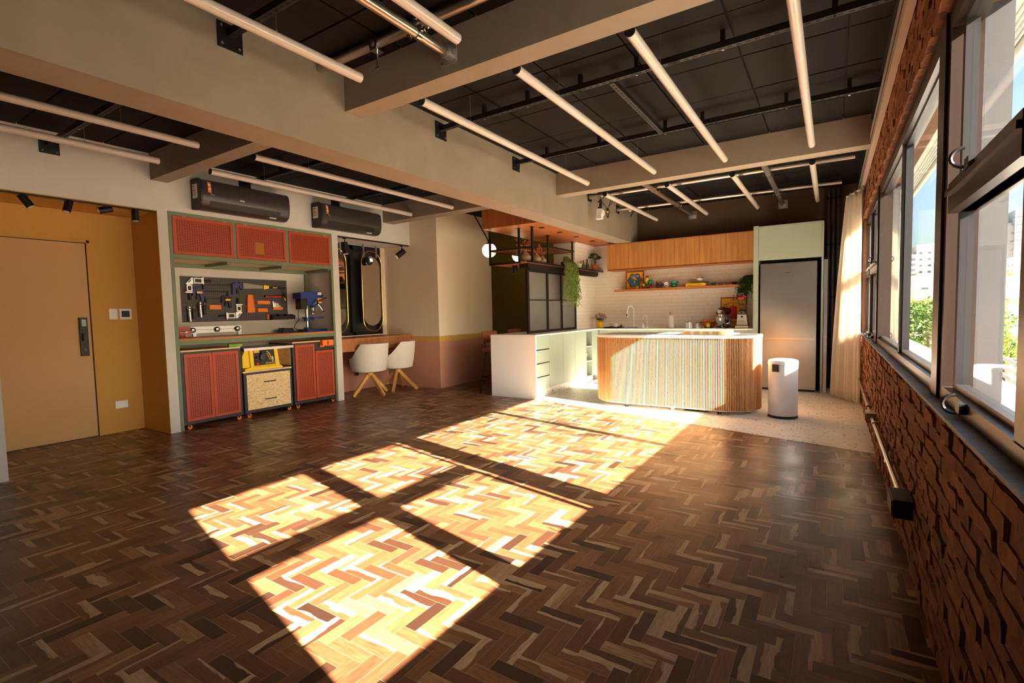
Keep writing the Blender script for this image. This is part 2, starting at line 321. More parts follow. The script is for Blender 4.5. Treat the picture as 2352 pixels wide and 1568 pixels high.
def thing(name, label, cat, loc, group=None):
    o = bpy.data.objects.new(name, None); o.empty_display_size = .1; COL.objects.link(o); o.location = loc; ROOTLOC[o.name] = V(loc)
    o['label'] = label; o['category'] = cat
    if group: o['group'] = group
    return o
def solo(name, b, m, label, cat, group=None, bev=0, seg=1, ang=35):
    xs = [v.co for v in b.b.verts]; lo = V([min(c[i] for c in xs) for i in range(3)]); hi = V([max(c[i] for c in xs) for i in range(3)])
    base = V(((lo.x+hi.x)/2, (lo.y+hi.y)/2, lo.z)); b.move(t=-base)
    o = obj(name, b, m, None, bev, seg, label, ang); o.location = base; ROOTLOC[o.name] = base; o['category'] = cat
    if group: o['group'] = group
    return o
def under(name, b, m, parent, **k):      # part of a solo object whose own mesh is centred on its base
    return obj(name, b, m, parent, **k)
def struct(name, b, m, root=None, bev=0, ang=35):
    o = obj(name, b, m, root, bev, 1, None, ang)
    if root is None: o['kind'] = 'structure'; ROOTLOC[o.name] = V((0, 0, 0))
    return o
def dup(o, parent=None):
    c = o.copy(); COL.objects.link(c)
    if parent is not None: c.parent = parent
    for ch in list(o.children): dup(ch, c)
    return c
def clone(o, loc, label, rz=0):
    c = dup(o); c.location = loc; c.rotation_euler = (0, 0, rz); c['label'] = label; return c
def text(name, s, size, m, root, P, R, ext=.0006, align='CENTER'):
    cu = bpy.data.curves.new(name, 'FONT'); cu.body = s; cu.size = size; cu.extrude = ext; cu.align_x = align; cu.align_y = 'CENTER'
    o = bpy.data.objects.new(name+'_tmp', cu); COL.objects.link(o); bpy.context.view_layer.update()
    me = bpy.data.meshes.new_from_object(o.evaluated_get(bpy.context.evaluated_depsgraph_get())); bpy.data.objects.remove(o)
    me.transform(M.Translation(V(P)-ROOTLOC[root.name]) @ R.to_4x4()); me.materials.append(X[m]); me.name = name
    o = bpy.data.objects.new(name, me); COL.objects.link(o); o.parent = root; ROOTLOC[o.name] = ROOTLOC[root.name]; return o
FX = M(((0, 0, 1), (1, 0, 0), (0, 1, 0)))        # text facing +x, reading along +y
FY = M(((1, 0, 0), (0, 0, -1), (0, 1, 0)))       # text facing -y, reading along +x
def inview(p):
    d = V(p)-V((0, 0, 1.3)); z = d.dot(F)
    if z < .2: return False
    return abs(d.dot(R2)/z*1140.35) < 1230 and abs(d.dot(U2)/z*1140.35) < 830
def arc(c, r, a0, a1, n): return [(c[0]+r*math.cos(a0+(a1-a0)*i/n), c[1]+r*math.sin(a0+(a1-a0)*i/n)) for i in range(n+1)]
def stadium(cx, cy, rx, ry, n=12):     # tall capsule outline, half width rx, half height ry
    return arc((cx, cy+ry-rx), rx, 0, PI, n)+arc((cx, cy-ry+rx), rx, PI, 2*PI, n)

# ------------------------------------------------------------------ floor
def tonecol(me, data):
    a = me.color_attributes.new('tone', 'FLOAT_COLOR', 'CORNER'); a.data.foreach_set('color', data)
floor = struct('floor', B().box(-7.2, .6, -3.4, 9.6, -.12, -.0004), 'joint')
L_, W_ = .203, .0608
def bound(x): return 8.2 if x < -3.62 else 6.29-.261*(x+3.65)
blocks = []
for k in range(-160, 200):
    for m in range(-40, 40):
        ox, oy = k*W_+m*L_, k*W_-m*L_
        for (x0, y0, dx, dy) in ((ox, oy, L_, W_), (ox+L_, oy+W_-L_, W_, L_)):
            cx, cy = x0+dx/2, y0+dy/2
            if -7.05 < cx < .40 and -3.2 < cy < bound(cx)+.10 and not (cx < -5.75 and cy > 6.62):
                d = V((cx, cy, 0))-V((0, 0, 1.3))
                blocks.append((d.length if inview((cx, cy, 0)) else 1e3+d.length, x0, y0, dx, dy))
blocks.sort()
g = .0006
def blockgeo(bs):
    vs, fs, uv, tc = [], [], [], []
    for (_, x0, y0, dx, dy) in bs:
        t = random.random(); h = random.uniform(-.0002, .0002)
        tone = min(.999, max(0, random.gauss(.40, .15))) if t > .13 else random.choice((random.uniform(0, .16), random.uniform(.75, .95)))
        sp = random.uniform(.36, .68) if random.random() < .34 else random.uniform(.9, 1.0); rr = random.random(); fl = random.random() < .5
        i = len(vs); a, b_, c, d = x0+g, x0+dx-g, y0+g, y0+dy-g
        vs += [(a, c, h), (b_, c, h), (b_, d, h), (a, d, h), (a, c, -.006), (b_, c, -.006), (b_, d, -.006), (a, d, -.006)]
        for f in ((0, 1, 2, 3), (0, 4, 5, 1), (1, 5, 6, 2), (2, 6, 7, 3), (3, 7, 4, 0)):
            fs.append([i+j for j in f])
            for j in f:
                px, py = vs[i+j][0]-x0, vs[i+j][1]-y0
                u, v = (px, py) if dx > dy else (py, px)
                if fl: v = W_-v
                uv += [u, v]; tc += [tone, sp, rr, 1]
    return vs, fs, uv, tc
def blockobj(name, bs, stuff=False):
    vs, fs, uv, tc = blockgeo(bs); me = bpy.data.meshes.new(name); me.from_pydata(vs, [], fs)
    me.uv_layers.new(name='blk').data.foreach_set('uv', uv); tonecol(me, tc); me.materials.append(X['parquet'])
    o = bpy.data.objects.new(name, me); COL.objects.link(o); o.parent = floor
    if stuff: o['kind'] = 'stuff'
for q in blocks[:300]: blockobj('parquet_block', [q])
blockobj('parquet_field', blocks[300:], True)
tz = B().prism([(-3.66, 6.30), (.36, 5.246), (.36, 9.3), (-4.4, 9.3), (-4.4, 6.30)], 'z', -.004, .0014)
struct('terrazzo_slab', tz, 'terrazzo', floor)

# ------------------------------------------------------------------ ceiling of black panels
ceiling = struct('ceiling', B().box(-7.2, .6, -3.4, 9.5, 3.13, 3.3), 'ceilj')
for i in range(12):
    for j in range(-10, 10):
        x1 = .065+.6425-.6425*i; y0 = 3.416+.645*j
        if y0 > 9.1 or x1 < -6.6: continue
        o = B().box(max(x1-.6425+.007, -7.15), min(x1-.007, .5), y0+.007, min(y0+.638, 9.4), 3.115+random.uniform(-.002, .002), 3.135)
        struct('ceiling_panel', o, 'ceil', ceiling)

# ------------------------------------------------------------------ plaster walls (left, back, behind the camera)
w = B()
w.box(-6.95, -6.3, .9, 2.575, 2.508, 3.13).box(-6.95, -6.3, 2.575, 2.678, 0, 3.13).box(-6.95, -6.3, 2.678, 4.862, 2.52, 3.13)
w.box(-6.95, -6.3, 4.862, 4.966, 0, 3.13).box(-6.95, -6.3, 4.966, 6.5, 2.51, 3.13).box(-7.1, -6.93, 2.6, 4.95, 0, 2.6)
struct('wall_left', w, 'wallp')
struct('wall_stub', B().box(-7.1, -5.69, -3.3, 1.12, 0, 3.13), 'wallp')
r = B().box(-7.1, -6.97, .9, 1.17, 0, 2.51).box(-7.1, -6.97, 2.15, 2.6, 0, 2.51).box(-7.1, -6.97, 1.17, 2.15, 2.17, 2.51)
r.box(-7.0, -6.302, 2.572, 2.574, 0, 2.507).box(-7.0, -6.302, 1.0, 2.572, 2.5005, 2.5075)
struct('wall_entry', r, 'yel')
struct('wall_nook', B().box(-7.1, -5.677, 6.5, 8.1, 0, 3.13), 'band')
struct('wall_vanity', B().box(-7.1, -6.95, 4.966, 6.5, 0, .95).box(-7.1, -6.95, 4.966, 5.04, .95, 2.51).box(-7.1, -6.95, 6.40, 6.5, .95, 2.51), 'band')
struct('wall_olive', B().box(-5.70, -4.36, 8.1, 8.25, 0, 3.13), 'olive')
struct('wall_back', B().box(-7.1, .6, 9.262, 9.4, 0, 3.13), 'dark')
struct('wall_front', B().box(-7.1, .6, -3.4, -3.25, 0, 3.13), 'dark')

# ------------------------------------------------------------------ beams and timber soffit
def beam(n, *a): struct(n, B().box(*a), 'plaster', bev=.006)
beam('beam', -3.40, -3.105, -3.3, 9.27, 2.517, 3.14)
beam('beam', -3.107, .335, 2.565, 2.735, 2.83, 3.14)
beam('beam', -3.107, .335, 5.985, 6.17, 2.83, 3.14)
beam('beam', -6.31, -3.398, 2.53, 2.70, 2.83, 3.14)
beam('beam', -6.31, -3.398, 5.89, 6.12, 2.825, 3.14)
sf = struct('soffit', B().box(-4.45, -3.402, 6.16, 9.26, 2.56, 2.83), 'teakz')
for i in range(5):
    y0 = 6.155+.622*i; struct('soffit_panel', B().box(-4.452, -3.402, y0+.001, y0+.621, 2.545, 2.56), 'teakx', sf)
struct('soffit_front', B().box(-4.453, -3.403, 6.145, 6.16, 2.546, 2.828), 'teakz', sf)

# ------------------------------------------------------------------ brick walls
def brickwall(root, place, u0, u1, v0, v1, bl, bh, jt, m, prefix, jit, limit, skip=None):
    """place(u, v, d) gives a point; bricks in running bond; the `limit` nearest ones in view are parts, the rest one joined part"""
    out = []; v = v0; row = 0
    while v < v1-.01:
        vt = min(v+bh-jt, v1); u = u0-(bl/2 if row % 2 else 0)-random.uniform(0, .03)
        while u < u1:
            l = bl*random.uniform(.92, 1.06); a, b_ = max(u, u0), min(u+l-jt, u1)
            if b_-a > .02 and not (skip and skip((a+b_)/2, (v+vt)/2)): out.append((a, b_, v, vt))
            u += l
        v += bh; row += 1
    def key(q):
        p = V(place((q[0]+q[1])/2, (q[2]+q[3])/2, 0)); d = (p-V((0, 0, 1.3))).length; return d if inview(p) else 1e3+d
    out.sort(key=key)
    def geo(bs):
        vs, fs, tc = [], [], []
        for (a, b_, c, d) in bs:
            t = min(1, max(0, random.gauss(.5, .28))); i = len(vs); n = 3 if jit > .002 else 1
            pr = random.uniform(-jit, jit)*.8
            for y_ in range(2):
                for x_ in range(n+1):
                    e = jit
                    vs.append(place(a+(b_-a)*x_/n+(random.uniform(-e, e)*.5), (c, d)[y_]+random.uniform(-e, e)*.6, pr+random.uniform(-e, e)*.5))
            for y_ in range(2):
                for x_ in range(n+1): vs.append(place(a+(b_-a)*x_/n, (c, d)[y_], -.03))
            k = n+1; ff = []
            for x_ in range(n):
                ff.append((i+x_, i+x_+1, i+k+x_+1, i+k+x_)); ff.append((i+x_, i+2*k+x_, i+2*k+x_+1, i+x_+1)); ff.append((i+k+x_, i+k+x_+1, i+3*k+x_+1, i+3*k+x_))
            ff.append((i, i+k, i+3*k, i+2*k)); ff.append((i+n, i+2*k+n, i+3*k+n, i+k+n))
            for f in ff: fs.append(f); tc += [t, random.random(), 0, 1]*4
        return vs, fs, tc
    def mk(name, bs, stuff):
        vs, fs, tc = geo(bs); me = bpy.data.meshes.new(name); me.from_pydata(vs, [], fs); tonecol(me, tc); me.materials.append(X[m])
        bm = bmesh.new(); bm.from_mesh(me); bmesh.ops.recalc_face_normals(bm, faces=bm.faces); bm.to_mesh(me); bm.free()
        o = bpy.data.objects.new(name, me); COL.objects.link(o); o.parent = root
        if stuff: o['kind'] = 'stuff'
    for q in out[:limit]: mk('brick', [q], False)
    if out[limit:]: mk(prefix, out[limit:], True)
wr = B().box(.346, .56, -3.3, 9.3, -.1, .90).box(.343, .56, -3.3, 9.3, 2.425, 3.13)
wr.box(.343, .56, -3.3, .53, .9, 2.43).box(.343, .56, 8.15, 9.3, .9, 2.43)
wall_right = struct('wall_right', wr, 'mortar')
struct('pier', B().box(.475, .56, 2.64, 2.76, .9, 2.43), 'gpier', wall_right); struct('pier', B().box(.475, .53, 6.0, 6.12, .9, 2.43), 'gpier', wall_right)
struct('outer_face', B().box(.56, .575, -3.3, 9.3, -3, .9).box(.56, .575, -3.3, 9.3, 2.43, 4), 'conc', wall_right)
brickwall(wall_right, lambda u, v, d: (.335-d, u, v), .2, 9.2, .0, .905, .178, .0585, .009, 'brick', 'brick_field', .0075, 300)
brickwall(wall_right, lambda u, v, d: (.335-d, u, v), 1.6, 9.2, 2.425, 3.105, .178, .0585, .009, 'brick', 'brick_field', .0075, 0)
struct('wall_right_sill', B().box(.322, .40, .5, 8.6, .900, .912), 'slate', wall_right)
ul = B().box(-4.0, -.98, 9.255, 9.27, .9, 2.545)
kw = struct('wall_kitchen', ul, 'wjoint')
brickwall(kw, lambda u, v, d: (u, 9.25-d, v), -3.985, -1.03, .94, 2.06, .24, .066, .0022, 'wbrick', 'brick_field', .0008, 300)
brickwall(kw, lambda u, v, d: (u, 9.25-d, v), -3.985, -3.56, 2.06, 2.545, .24, .066, .0022, 'wbrick', 'brick_field', .0008, 0)
ks = struct('wall_passage', B().box(-4.455, -3.986, 8.366, 9.27, 0, 2.56), 'wjoint')
brickwall(ks, lambda u, v, d: (-3.98+d, u, v), 8.36, 9.25, .94, 2.548, .24, .066, .0022, 'wbrick', 'brick_field', .0008, 150)
brickwall(ks, lambda u, v, d: (u, 8.36-d, v), -4.45, -3.982, .94, 2.548, .24, .066, .0022, 'wbrick', 'brick_field', .0008, 150)
struct('trim_1', B().box(-3.98, -3.962, 8.36, 9.25, 2.518, 2.545).box(-3.98, -3.56, 9.232, 9.25, 2.518, 2.545), 'white')

# ------------------------------------------------------------------ windows in the brick wall
def hook(b, y, z, x=.335):       # crescent lever
    b.tube([(x+.025-.028*math.sin(a)*1.2, y-.005, z+.0+.03*math.cos(a)) for a in [PI*i/8 for i in range(9)]], .006, 8)
    return b
def window(n, y0, y1, mulls, transom, glasses, handles):
    t = struct('window_%d' % n, B().box(.372, .46, y0, y1, .905, .965).box(.372, .46, y0, y1, 2.345, 2.425).box(.372, .46, y0, y0+.06, .965, 2.345).box(.372, .46, y1-.06, y1, .965, 2.345), 'bronze', bev=.004)
    for (a, b_) in mulls: struct('mullion', B().box(.372, .455, a, b_, .96, 2.35), 'bronze', t, .004)
    if transom:
        for (a, b_) in glasses: struct('transom', B().box(.366, .452, a-.02, b_+.02, 1.635, 1.745).box(.355, .372, a-.02, b_+.02, 1.70, 1.72), 'bronze', t, .003)
    for (a, b_) in glasses:
        zs = [(.985, 1.635), (1.745, 2.33)] if transom else [(.985, 2.33)]
        for (c, d) in zs:
            s_ = B().box(.40, .44, a-.04, a, c-.03, d+.03).box(.40, .44, b_, b_+.04, c-.03, d+.03).box(.40, .44, a, b_, c-.035, c).box(.40, .44, a, b_, d, d+.035)
            f = struct('sash', s_, 'bronze2', t, .003)
            struct('pane', B().box(.418, .422, a, b_, c, d), 'glass', f)
    for (y, z) in handles:
        struct('handle', hook(B().box(.352, .374, y-.02, y+.04, z-.022, z+.012), y, z+.01, .32), 'blk', t)
window(1, .53, 2.64, [(1.50, 1.64)], True, [(.62, 1.48), (1.66, 2.50)], [(2.15, .955), (2.13, 1.745)])
window(2, 2.76, 6.0, [], False, [(2.80, 4.24), (4.33, 5.95)], [])
struct('sash_stile', B().box(.385, .43, 4.25, 4.32, .96, 2.345), 'bronze2', bpy.data.objects['window_2'], .003)
window(3, 6.12, 8.15, [(7.20, 7.30)], True, [(6.17, 7.16), (7.34, 8.08)], [(6.45, .955), (6.45, 1.745), (6.95, .955)])
struct('post', B().box(.362, .475, 2.628, 2.765, .905, 2.425), 'bronze', bpy.data.objects['window_2'], .005)
struct('post', B().box(.362, .475, 6.0, 6.12, .905, 2.425), 'bronze', bpy.data.objects['window_3'], .005)
# curtain rail along the head of the window wall
t = thing('curtain_rail', 'long pale double curtain rail fixed high along the brick wall', 'curtain rail', (.30, 4, 2.77))
obj('rail', B().box(.29, .33, .6, 9.0, 2.78, 2.85).box(.285, .325, .6, 9.0, 2.87, 2.93), 'tube', t, .004)
obj('groove', B().box(.286, .292, .6, 9.0, 2.853, 2.866), 'blk', t)
for i in range(14): obj('bracket', B().box(.318, .337, .9+.6*i, .925+.6*i, 2.80, 2.95), 'steel', t, .002)
solo('cable_trunking', B().box(.29, .335, .6, 9.2, 3.055, 3.11), 'blk', 'thin black trunking running along the ceiling edge above the brick', 'trunking', bev=.004)

# ------------------------------------------------------------------ entry: door, lock, switches, track spots
d = struct('door_1', B().box(-6.985, -6.955, 1.17, 1.20, 0, 2.19).box(-6.985, -6.955, 1.20, 2.155, 2.165, 2.19).box(-6.985, -6.955, 2.128, 2.155, 0, 2.19), 'yel')
struct('leaf', B().box(-6.985, -6.962, 1.205, 2.116, .008, 2.156), 'door', d, .002)
struct('gap', B().box(-6.99, -6.972, 1.2, 2.128, .0, 2.165), 'blkp', d)
lk = struct('lock', B().box(-6.963, -6.935, 2.012, 2.085, .915, 1.34), 'blk', d, .008)
struct('keypad', B().box(-6.936, -6.925, 2.016, 2.081, 1.215, 1.338), 'blkp', lk, .006)
struct('screen', B().box(-6.926, -6.9225, 2.03, 2.068, 1.245, 1.32), 'lcd', lk, .001)
struct('lever', B().box(-6.936, -6.895, 2.03, 2.066, 1.085, 1.165), 'blkp', lk, .008)
struct('keyhole', B().rod((-6.936, 2.05, .985), (-6.928, 2.05, .985), .013), 'chrome', lk)
def plate(name, y0, y1, z0, z1, label, cat, extra=None):
    t = thing(name, label, cat, (-6.97, (y0+y1)/2, z0)); obj('plate', B().box(-6.97, -6.958, y0, y1, z0, z1), 'wpl', t, .003)
    if extra: extra(t)
plate('blank_plate', 2.294, 2.372, 1.314, 1.436, 'blank white cover plate left of the dark light switch', 'wall plate')
plate('light_switch', 2.393, 2.510, 1.312, 1.435, 'white switch plate with two dark rockers on ochre wall', 'light switch',
      lambda t: [obj('rocker', B().box(-6.959, -6.949, 2.412+.039*i, 2.449+.039*i, 1.338, 1.410), 'blkp', t, .002) for i in range(2)])
plate('socket_plate', 2.294, 2.415, .280, .366, 'white horizontal socket plate low on the ochre wall', 'socket', lambda t: obj('socket_insert', B().box(-6.959, -6.954, 2.312, 2.397, .295, .351), 'white', t, .002))
def trackspot(p, tilt, az, label, s=1.0, drop=.035):
    x, y, z = p; t = thing('track_spot', label, 'spotlight', p, 'black track spotlights')
    obj('adapter', B().box(x-.012, x+.012, y-.03, y+.03, z-.016, z), 'blk', t, .002)
    obj('yoke', B().rod((x, y, z-.016), (x, y, z-drop), .007), 'blk', t)
    dr = V((math.sin(tilt)*math.cos(az), math.sin(tilt)*math.sin(az), -math.cos(tilt))); c = V((x, y, z-drop))
    obj('can', B().rod(c-dr*.035*s, c+dr*.085*s, .033*s, n=20), 'blk', t)
    obj('lens', B().rod(c+dr*.083*s, c+dr*.086*s, .027*s, n=20), 'cream', t)
solo('lighting_track', B().box(-6.35, -6.318, .95, 2.572, 2.487, 2.507), 'blk', 'black lighting track along the ochre door recess', 'lighting track')
for (y, ti, az, lb) in [(1.27, .8, -1.3, 'leftmost track spot, cut by the photo edge'), (1.50, .55, 1.2, 'track spot tilted right, second from the left over the door'), (1.822, .35, -1.0, 'track spot tilted left, third from the left over the door'),
                        (2.137, 1.25, -1.5, 'track spot laid almost flat over the door'), (2.379, .06, 0, 'track spot pointing straight down beside the recess corner')]:
    trackspot((-6.334, y, 2.487), ti, az, lb)
solo('lighting_track', B().box(-6.35, -6.318, 4.98, 6.49, 2.492, 2.51), 'blk', 'black lighting track above the vanity desk', 'lighting track')
trackspot((-6.334, 6.33, 2.492), .9, -1.9, 'large track spot above the right end of the vanity', 1.5, .12)
trackspot((-6.334, 5.12, 2.492), .12, .4, 'large track spot hanging in front of the left mirror', 1.5, .12)

# ------------------------------------------------------------------ air conditioners
def aircon(y0, label, lit):
    w = 1.10; t = thing('air_conditioner', label, 'air conditioner', (-6.3, y0, 2.555), 'graphite split air conditioners')
    prof = [(-6.30, 2.575), (-6.30, 2.90), (-6.22, 2.912), (-6.12, 2.905), (-6.078, 2.875), (-6.064, 2.82), (-6.06, 2.74), (-6.066, 2.66), (-6.09, 2.60), (-6.14, 2.565), (-6.22, 2.56)]
    obj('body', B().prism([(a, b) for a, b in prof], 'y', y0+.02, y0+w-.015), 'acm', t, ang=40)
    obj('side_cap', B().prism([(a+.0, b-(.004 if b < 2.7 else -.004)) for a, b in prof], 'y', y0, y0+.02), 'blkp', t, .003)
    obj('side_cap', B().prism([(a+.004, b) for a, b in prof], 'y', y0+w-.015, y0+w), 'acm', t, .003)
    obj('air_flap', B().prism([(-6.070, 2.66), (-6.075, 2.655), (-6.10, 2.60), (-6.094, 2.592), (-6.070, 2.64), (-6.0635, 2.66)], 'y', y0+.10, y0+w-.13), 'blk', t)
    st = obj('energy_label', B().box(-6.255, -6.145, y0-.0015, y0+.0, 2.69, 2.85), 'paper', t)
    for i, c in enumerate(['blue', 'orange', 'red', 'orange', 'lime']): obj('print', B().box(-6.245, -6.205+.008*i, y0-.0022, y0-.0014, 2.82-.024*i, 2.834-.024*i), c, st)
    # warranty sticker on the curved front
    R_ = M.Rotation(-.16, 3, 'Y'); sp_ = [(-6.0765, 2.873), (-6.0625, 2.82), (-6.0588, 2.75)]
    s2 = obj('warranty_sticker', B().prism(sp_+[(a-.004, b-.001) for a, b in sp_[::-1]], 'y', y0+.077, y0+.113), 'orange', t)
    for i in range(2):
        c = V((-6.0615, y0+.095, 2.813))+R_@V((.0015, 0, .024-.046*i))
        obj('disc', B().lathe((0, 0, 0), [(.015, 0), (.015, .001)], 18, 'x').move(R_, c), 'paper', s2)
    for i, s in enumerate(('10', '5')):
        c = V((-6.0615, y0+.095, 2.813))+R_@V((.003, 0, .024-.046*i)); text('numeral', s, .018, 'blkp', s2, c, R_@FX)
    obj('badge', B().obb((-6.0585, y0+.47, 2.715), (.004, .055, .012)), 'paper' if lit else 'acm', t, .002)
    obj('wave_mark', B().tube([(-6.0585, y0+.10+.006*i, 2.735-.0009*i+.006*math.sin(i*.8)) for i in range(9)], .0016, 6), 'paper', t)
    obj('receiver_window', B().box(-6.12, -6.10, y0+w-.26, y0+w-.17, 2.572, 2.581), 'paper', t, .002)
    return t
aircon(2.935, 'left graphite air conditioner above the red wall cabinets', True)
aircon(4.53, 'right graphite air conditioner above the vanity niche', False)

# ------------------------------------------------------------------ workshop niche: steel frame, cabinets, bench
t = thing('tool_cabinet', 'green steel wall cabinet with three red perforated flap doors', 'cabinet', (-6.3, 3.77, 1.95))
obj('frame', B().box(-6.34, -6.295, 2.68, 4.858, 2.478, 2.518).box(-6.34, -6.295, 2.68, 2.715, 2.03, 2.478).box(-6.34, -6.295, 3.397, 3.430, 2.04, 2.478).box(-6.34, -6.295, 4.107, 4.147, 2.04, 2.478).box(-6.34, -6.295, 4.824, 4.858, 2.03, 2.478), 'green', t)
obj('bottom_rail', B().box(-6.34, -6.296, 2.68, 4.858, 1.992, 2.043), 'green', t)
obj('back_rail', B().box(-6.93, -6.89, 2.71, 4.83, 1.95, 2.01), 'green', t)
for y in (3.33, 4.06): obj('cross_bar', B().box(-6.89, -6.34, y, y+.03, 1.965, 2.0), 'green', t)
obj('end_bar', B().box(-6.89, -6.34, 4.80, 4.835, 1.965, 2.0), 'green', t)
obj('shelf_board', B().box(-6.9, -6.33, 2.70, 4.84, 2.003, 2.022), 'ply', t)
obj('carcass', B().box(-6.9, -6.335, 2.69, 2.70, 2.02, 2.5).box(-6.9, -6.335, 4.84, 4.85, 2.02, 2.5).box(-6.9, -6.335, 2.7, 4.84, 2.49, 2.5), 'green', t)
for (a, b_) in ((2.718, 3.394), (3.433, 4.104), (4.150, 4.821)):
    dd = obj('flap_door', B().box(-6.312, -6.290, a, a+.034, 2.046, 2.475).box(-6.312, -6.290, b_-.034, b_, 2.046, 2.475).box(-6.312, -6.290, a+.034, b_-.034, 2.046, 2.08).box(-6.312, -6.290, a+.034, b_-.034, 2.441, 2.475), 'red', t)
    obj('perforated_sheet', B().box(-6.309, -6.3, a+.03, b_-.03, 2.076, 2.445), 'perf', dd)
    for y in (a+.10, b_-.12): obj('hinge', B().box(-6.292, -6.286, y, y+.045, 2.472, 2.48), 'steel', dd)
obj('note', B().box(-6.299, -6.2975, 3.676, 3.796, 2.123, 2.272), 'tape', t)
t = thing('workbench', 'built-in workbench with wooden top and green steel legs', 'workbench', (-6.3, 3.77, 0))
obj('front_post', B().box(-6.335, -6.297, 2.680, 2.716, .0, 1.992), 'green', t); obj('front_post', B().box(-6.335, -6.297, 4.824, 4.858, .0, 1.992), 'green', t)
obj('rear_post', B().box(-6.925, -6.885, 4.795, 4.835, 1.07, 1.952), 'green', t); obj('rear_post', B().box(-6.925, -6.885, 2.70, 2.74, 1.07, 1.952), 'green', t)
obj('apron', B().box(-6.335, -6.298, 2.716, 4.824, .995, 1.045), 'green', t)
obj('apron', B().box(-6.9, -6.86, 2.716, 4.824, .995, 1.045), 'green', t)
for i, (a, b_) in enumerate([(2.716, 3.28), (3.28, 3.62), (3.62, 4.3), (4.3, 4.824)]): obj('bench_board', B().box(-6.926, -6.294, a+.0005, b_-.0005, 1.045, 1.071), 'bench', t, .001)
for y in (2.69, 4.83): obj('adjusting_foot', B().rod((-6.316, y+.01, 0.0), (-6.316, y+.01, .03), .022, .012), 'blkp', t)
BZ = 1.071; PX = -6.93
# pegboard
t = thing('pegboard', 'black pegboard of two panels hung above the workbench', 'pegboard', (PX, 3.77, 1.256))
for (a, b_) in ((3.038, 3.767), (3.770, 4.490)): obj('panel', B().box(-6.928, -6.916, a, b_, 1.257, 1.842), mk_peg() if a < 3.1 else bpy.data.materials['pegboard_black'], t, .004)
PF = -6.914
def corner_clamp(y, z, s, label):
    t = thing('corner_clamp', label, 'clamp', (PF, y, z-.17 if s > 0 else z-.21), 'aluminium corner clamps'); x0, x1 = PF, PF+.028
    def fr(a, b_, c, d): # small open frame
        a, b_ = sorted((y+s*a, y+s*b_)); c, d = sorted((z+s*c, z+s*d)); h = .011
        return B().box(x0, x1, a, b_, c, c+h).box(x0, x1, a, b_, d-h, d).box(x0, x1, a, a+h, c+h, d-h).box(x0, x1, b_-h, b_, c+h, d-h)
    obj('jaw', fr(.10, .20, -.02, .05), 'alu', t, .002); obj('jaw', fr(.01, .075, -.12, -.045), 'alu', t, .002)
    obj('corner_block', B().prism([(y+s*p, z+s*q) for p, q in [(.0, -.03), (.07, .05), (.09, .05), (.09, -.03), (.03, -.045)]], 'x', x0, x1), 'alu', t)
    obj('corner_slot', B().prism([(y+s*p, z+s*q) for p, q in [(.025, -.012), (.062, .03), (.062, .012), (.035, -.018)]], 'x', x1, x1+.001), 'blkp', t)
    obj('sliding_foot', B().obb((PF+.014, y+s*.21, z+s*.015), (.03, .016, .09)), 'alu', t, .002); obj('sliding_foot', B().obb((PF+.014, y+s*.035, z-s*.135), (.03, .095, .016)), 'alu', t, .002)
    obj('grip', B().rod((PF+.015, y+s*.215, z+s*.015), (PF+.015, y+s*.31, z+s*.015), .014), 'blkp', t); obj('grip', B().rod((PF+.015, y+s*.045, z-s*.14), (PF+.015, y+s*.045, z-s*.23), .014), 'blkp', t)
    obj('cap', B().box(PF, PF+.03, *sorted((y+s*.195, y+s*.218)), *sorted((z+s*.06, z+s*.068))), 'redp', t); obj('cap', B().box(PF, PF+.03, *sorted((y-s*.018, y-s*.004)), *sorted((z-s*.142, z-s*.128))), 'redp', t)
corner_clamp(3.085, 1.775, 1, 'corner clamp at the upper left of the pegboard')
corner_clamp(3.785, 1.345, -1, 'corner clamp at the lower middle of the pegboard')
def bar_clamp(yh, yt, z, bodym, s, label, yel=True, acc='yelp'):
    t = thing('bar_clamp', label, 'clamp', (PF, yh, z-.12), 'quick bar clamps')
    obj('bar', B().box(PF+.012, PF+.018, min(yh, yt), max(yh, yt), z-.007, z+.007), 'blk', t)
    obj('body', B().prism([(yh-s*.055, z+.03), (yh+s*.0, z+.045), (yh+s*.045, z+.02), (yh+s*.05, z-.03), (yh+s*.0, z-.04), (yh-s*.035, z-.025)], 'x', PF+.002, PF+.03), bodym, t, .004)
    obj('handle', B().prism([(yh+s*.0, z-.03), (yh+s*.045, z-.03), (yh+s*.05, z-.125), (yh+s*.018, z-.13)], 'x', PF+.002, PF+.028), bodym, t, .005)
    obj('trigger', B().prism([(yh-s*.025, z-.03), (yh-s*.003, z-.03), (yh-s*.022, z-.11), (yh-s*.045, z-.10)], 'x', PF+.004, PF+.022), 'blkp', t, .003)
    obj('jaw', B().prism([(yh-s*.085, z+.02), (yh-s*.055, z+.045), (yh-s*.05, z-.02), (yh-s*.085, z-.06)], 'x', PF+.002, PF+.03), bodym, t, .004)
    obj('fixed_jaw', B().box(PF+.004, PF+.026, min(yt, yt+s*.02), max(yt, yt+s*.02), z-.06, z+.012), 'blkp', t, .002)
    if yel: obj('badge', B().box(PF+.03, PF+.034, yh-.035, yh+.03, z-.028, z-.006), acc, t, .002)
bar_clamp(3.245, 3.60, 1.655, 'navy', 1, 'blue bar clamp with yellow badge, left on the pegboard')
bar_clamp(3.715, 3.31, 1.742, 'navy', -1, 'blue bar clamp at the top middle of the pegboard', False)
bar_clamp(3.60, 3.31, 1.563, 'blkp', 1, 'black and yellow bar clamp below the blue ones')
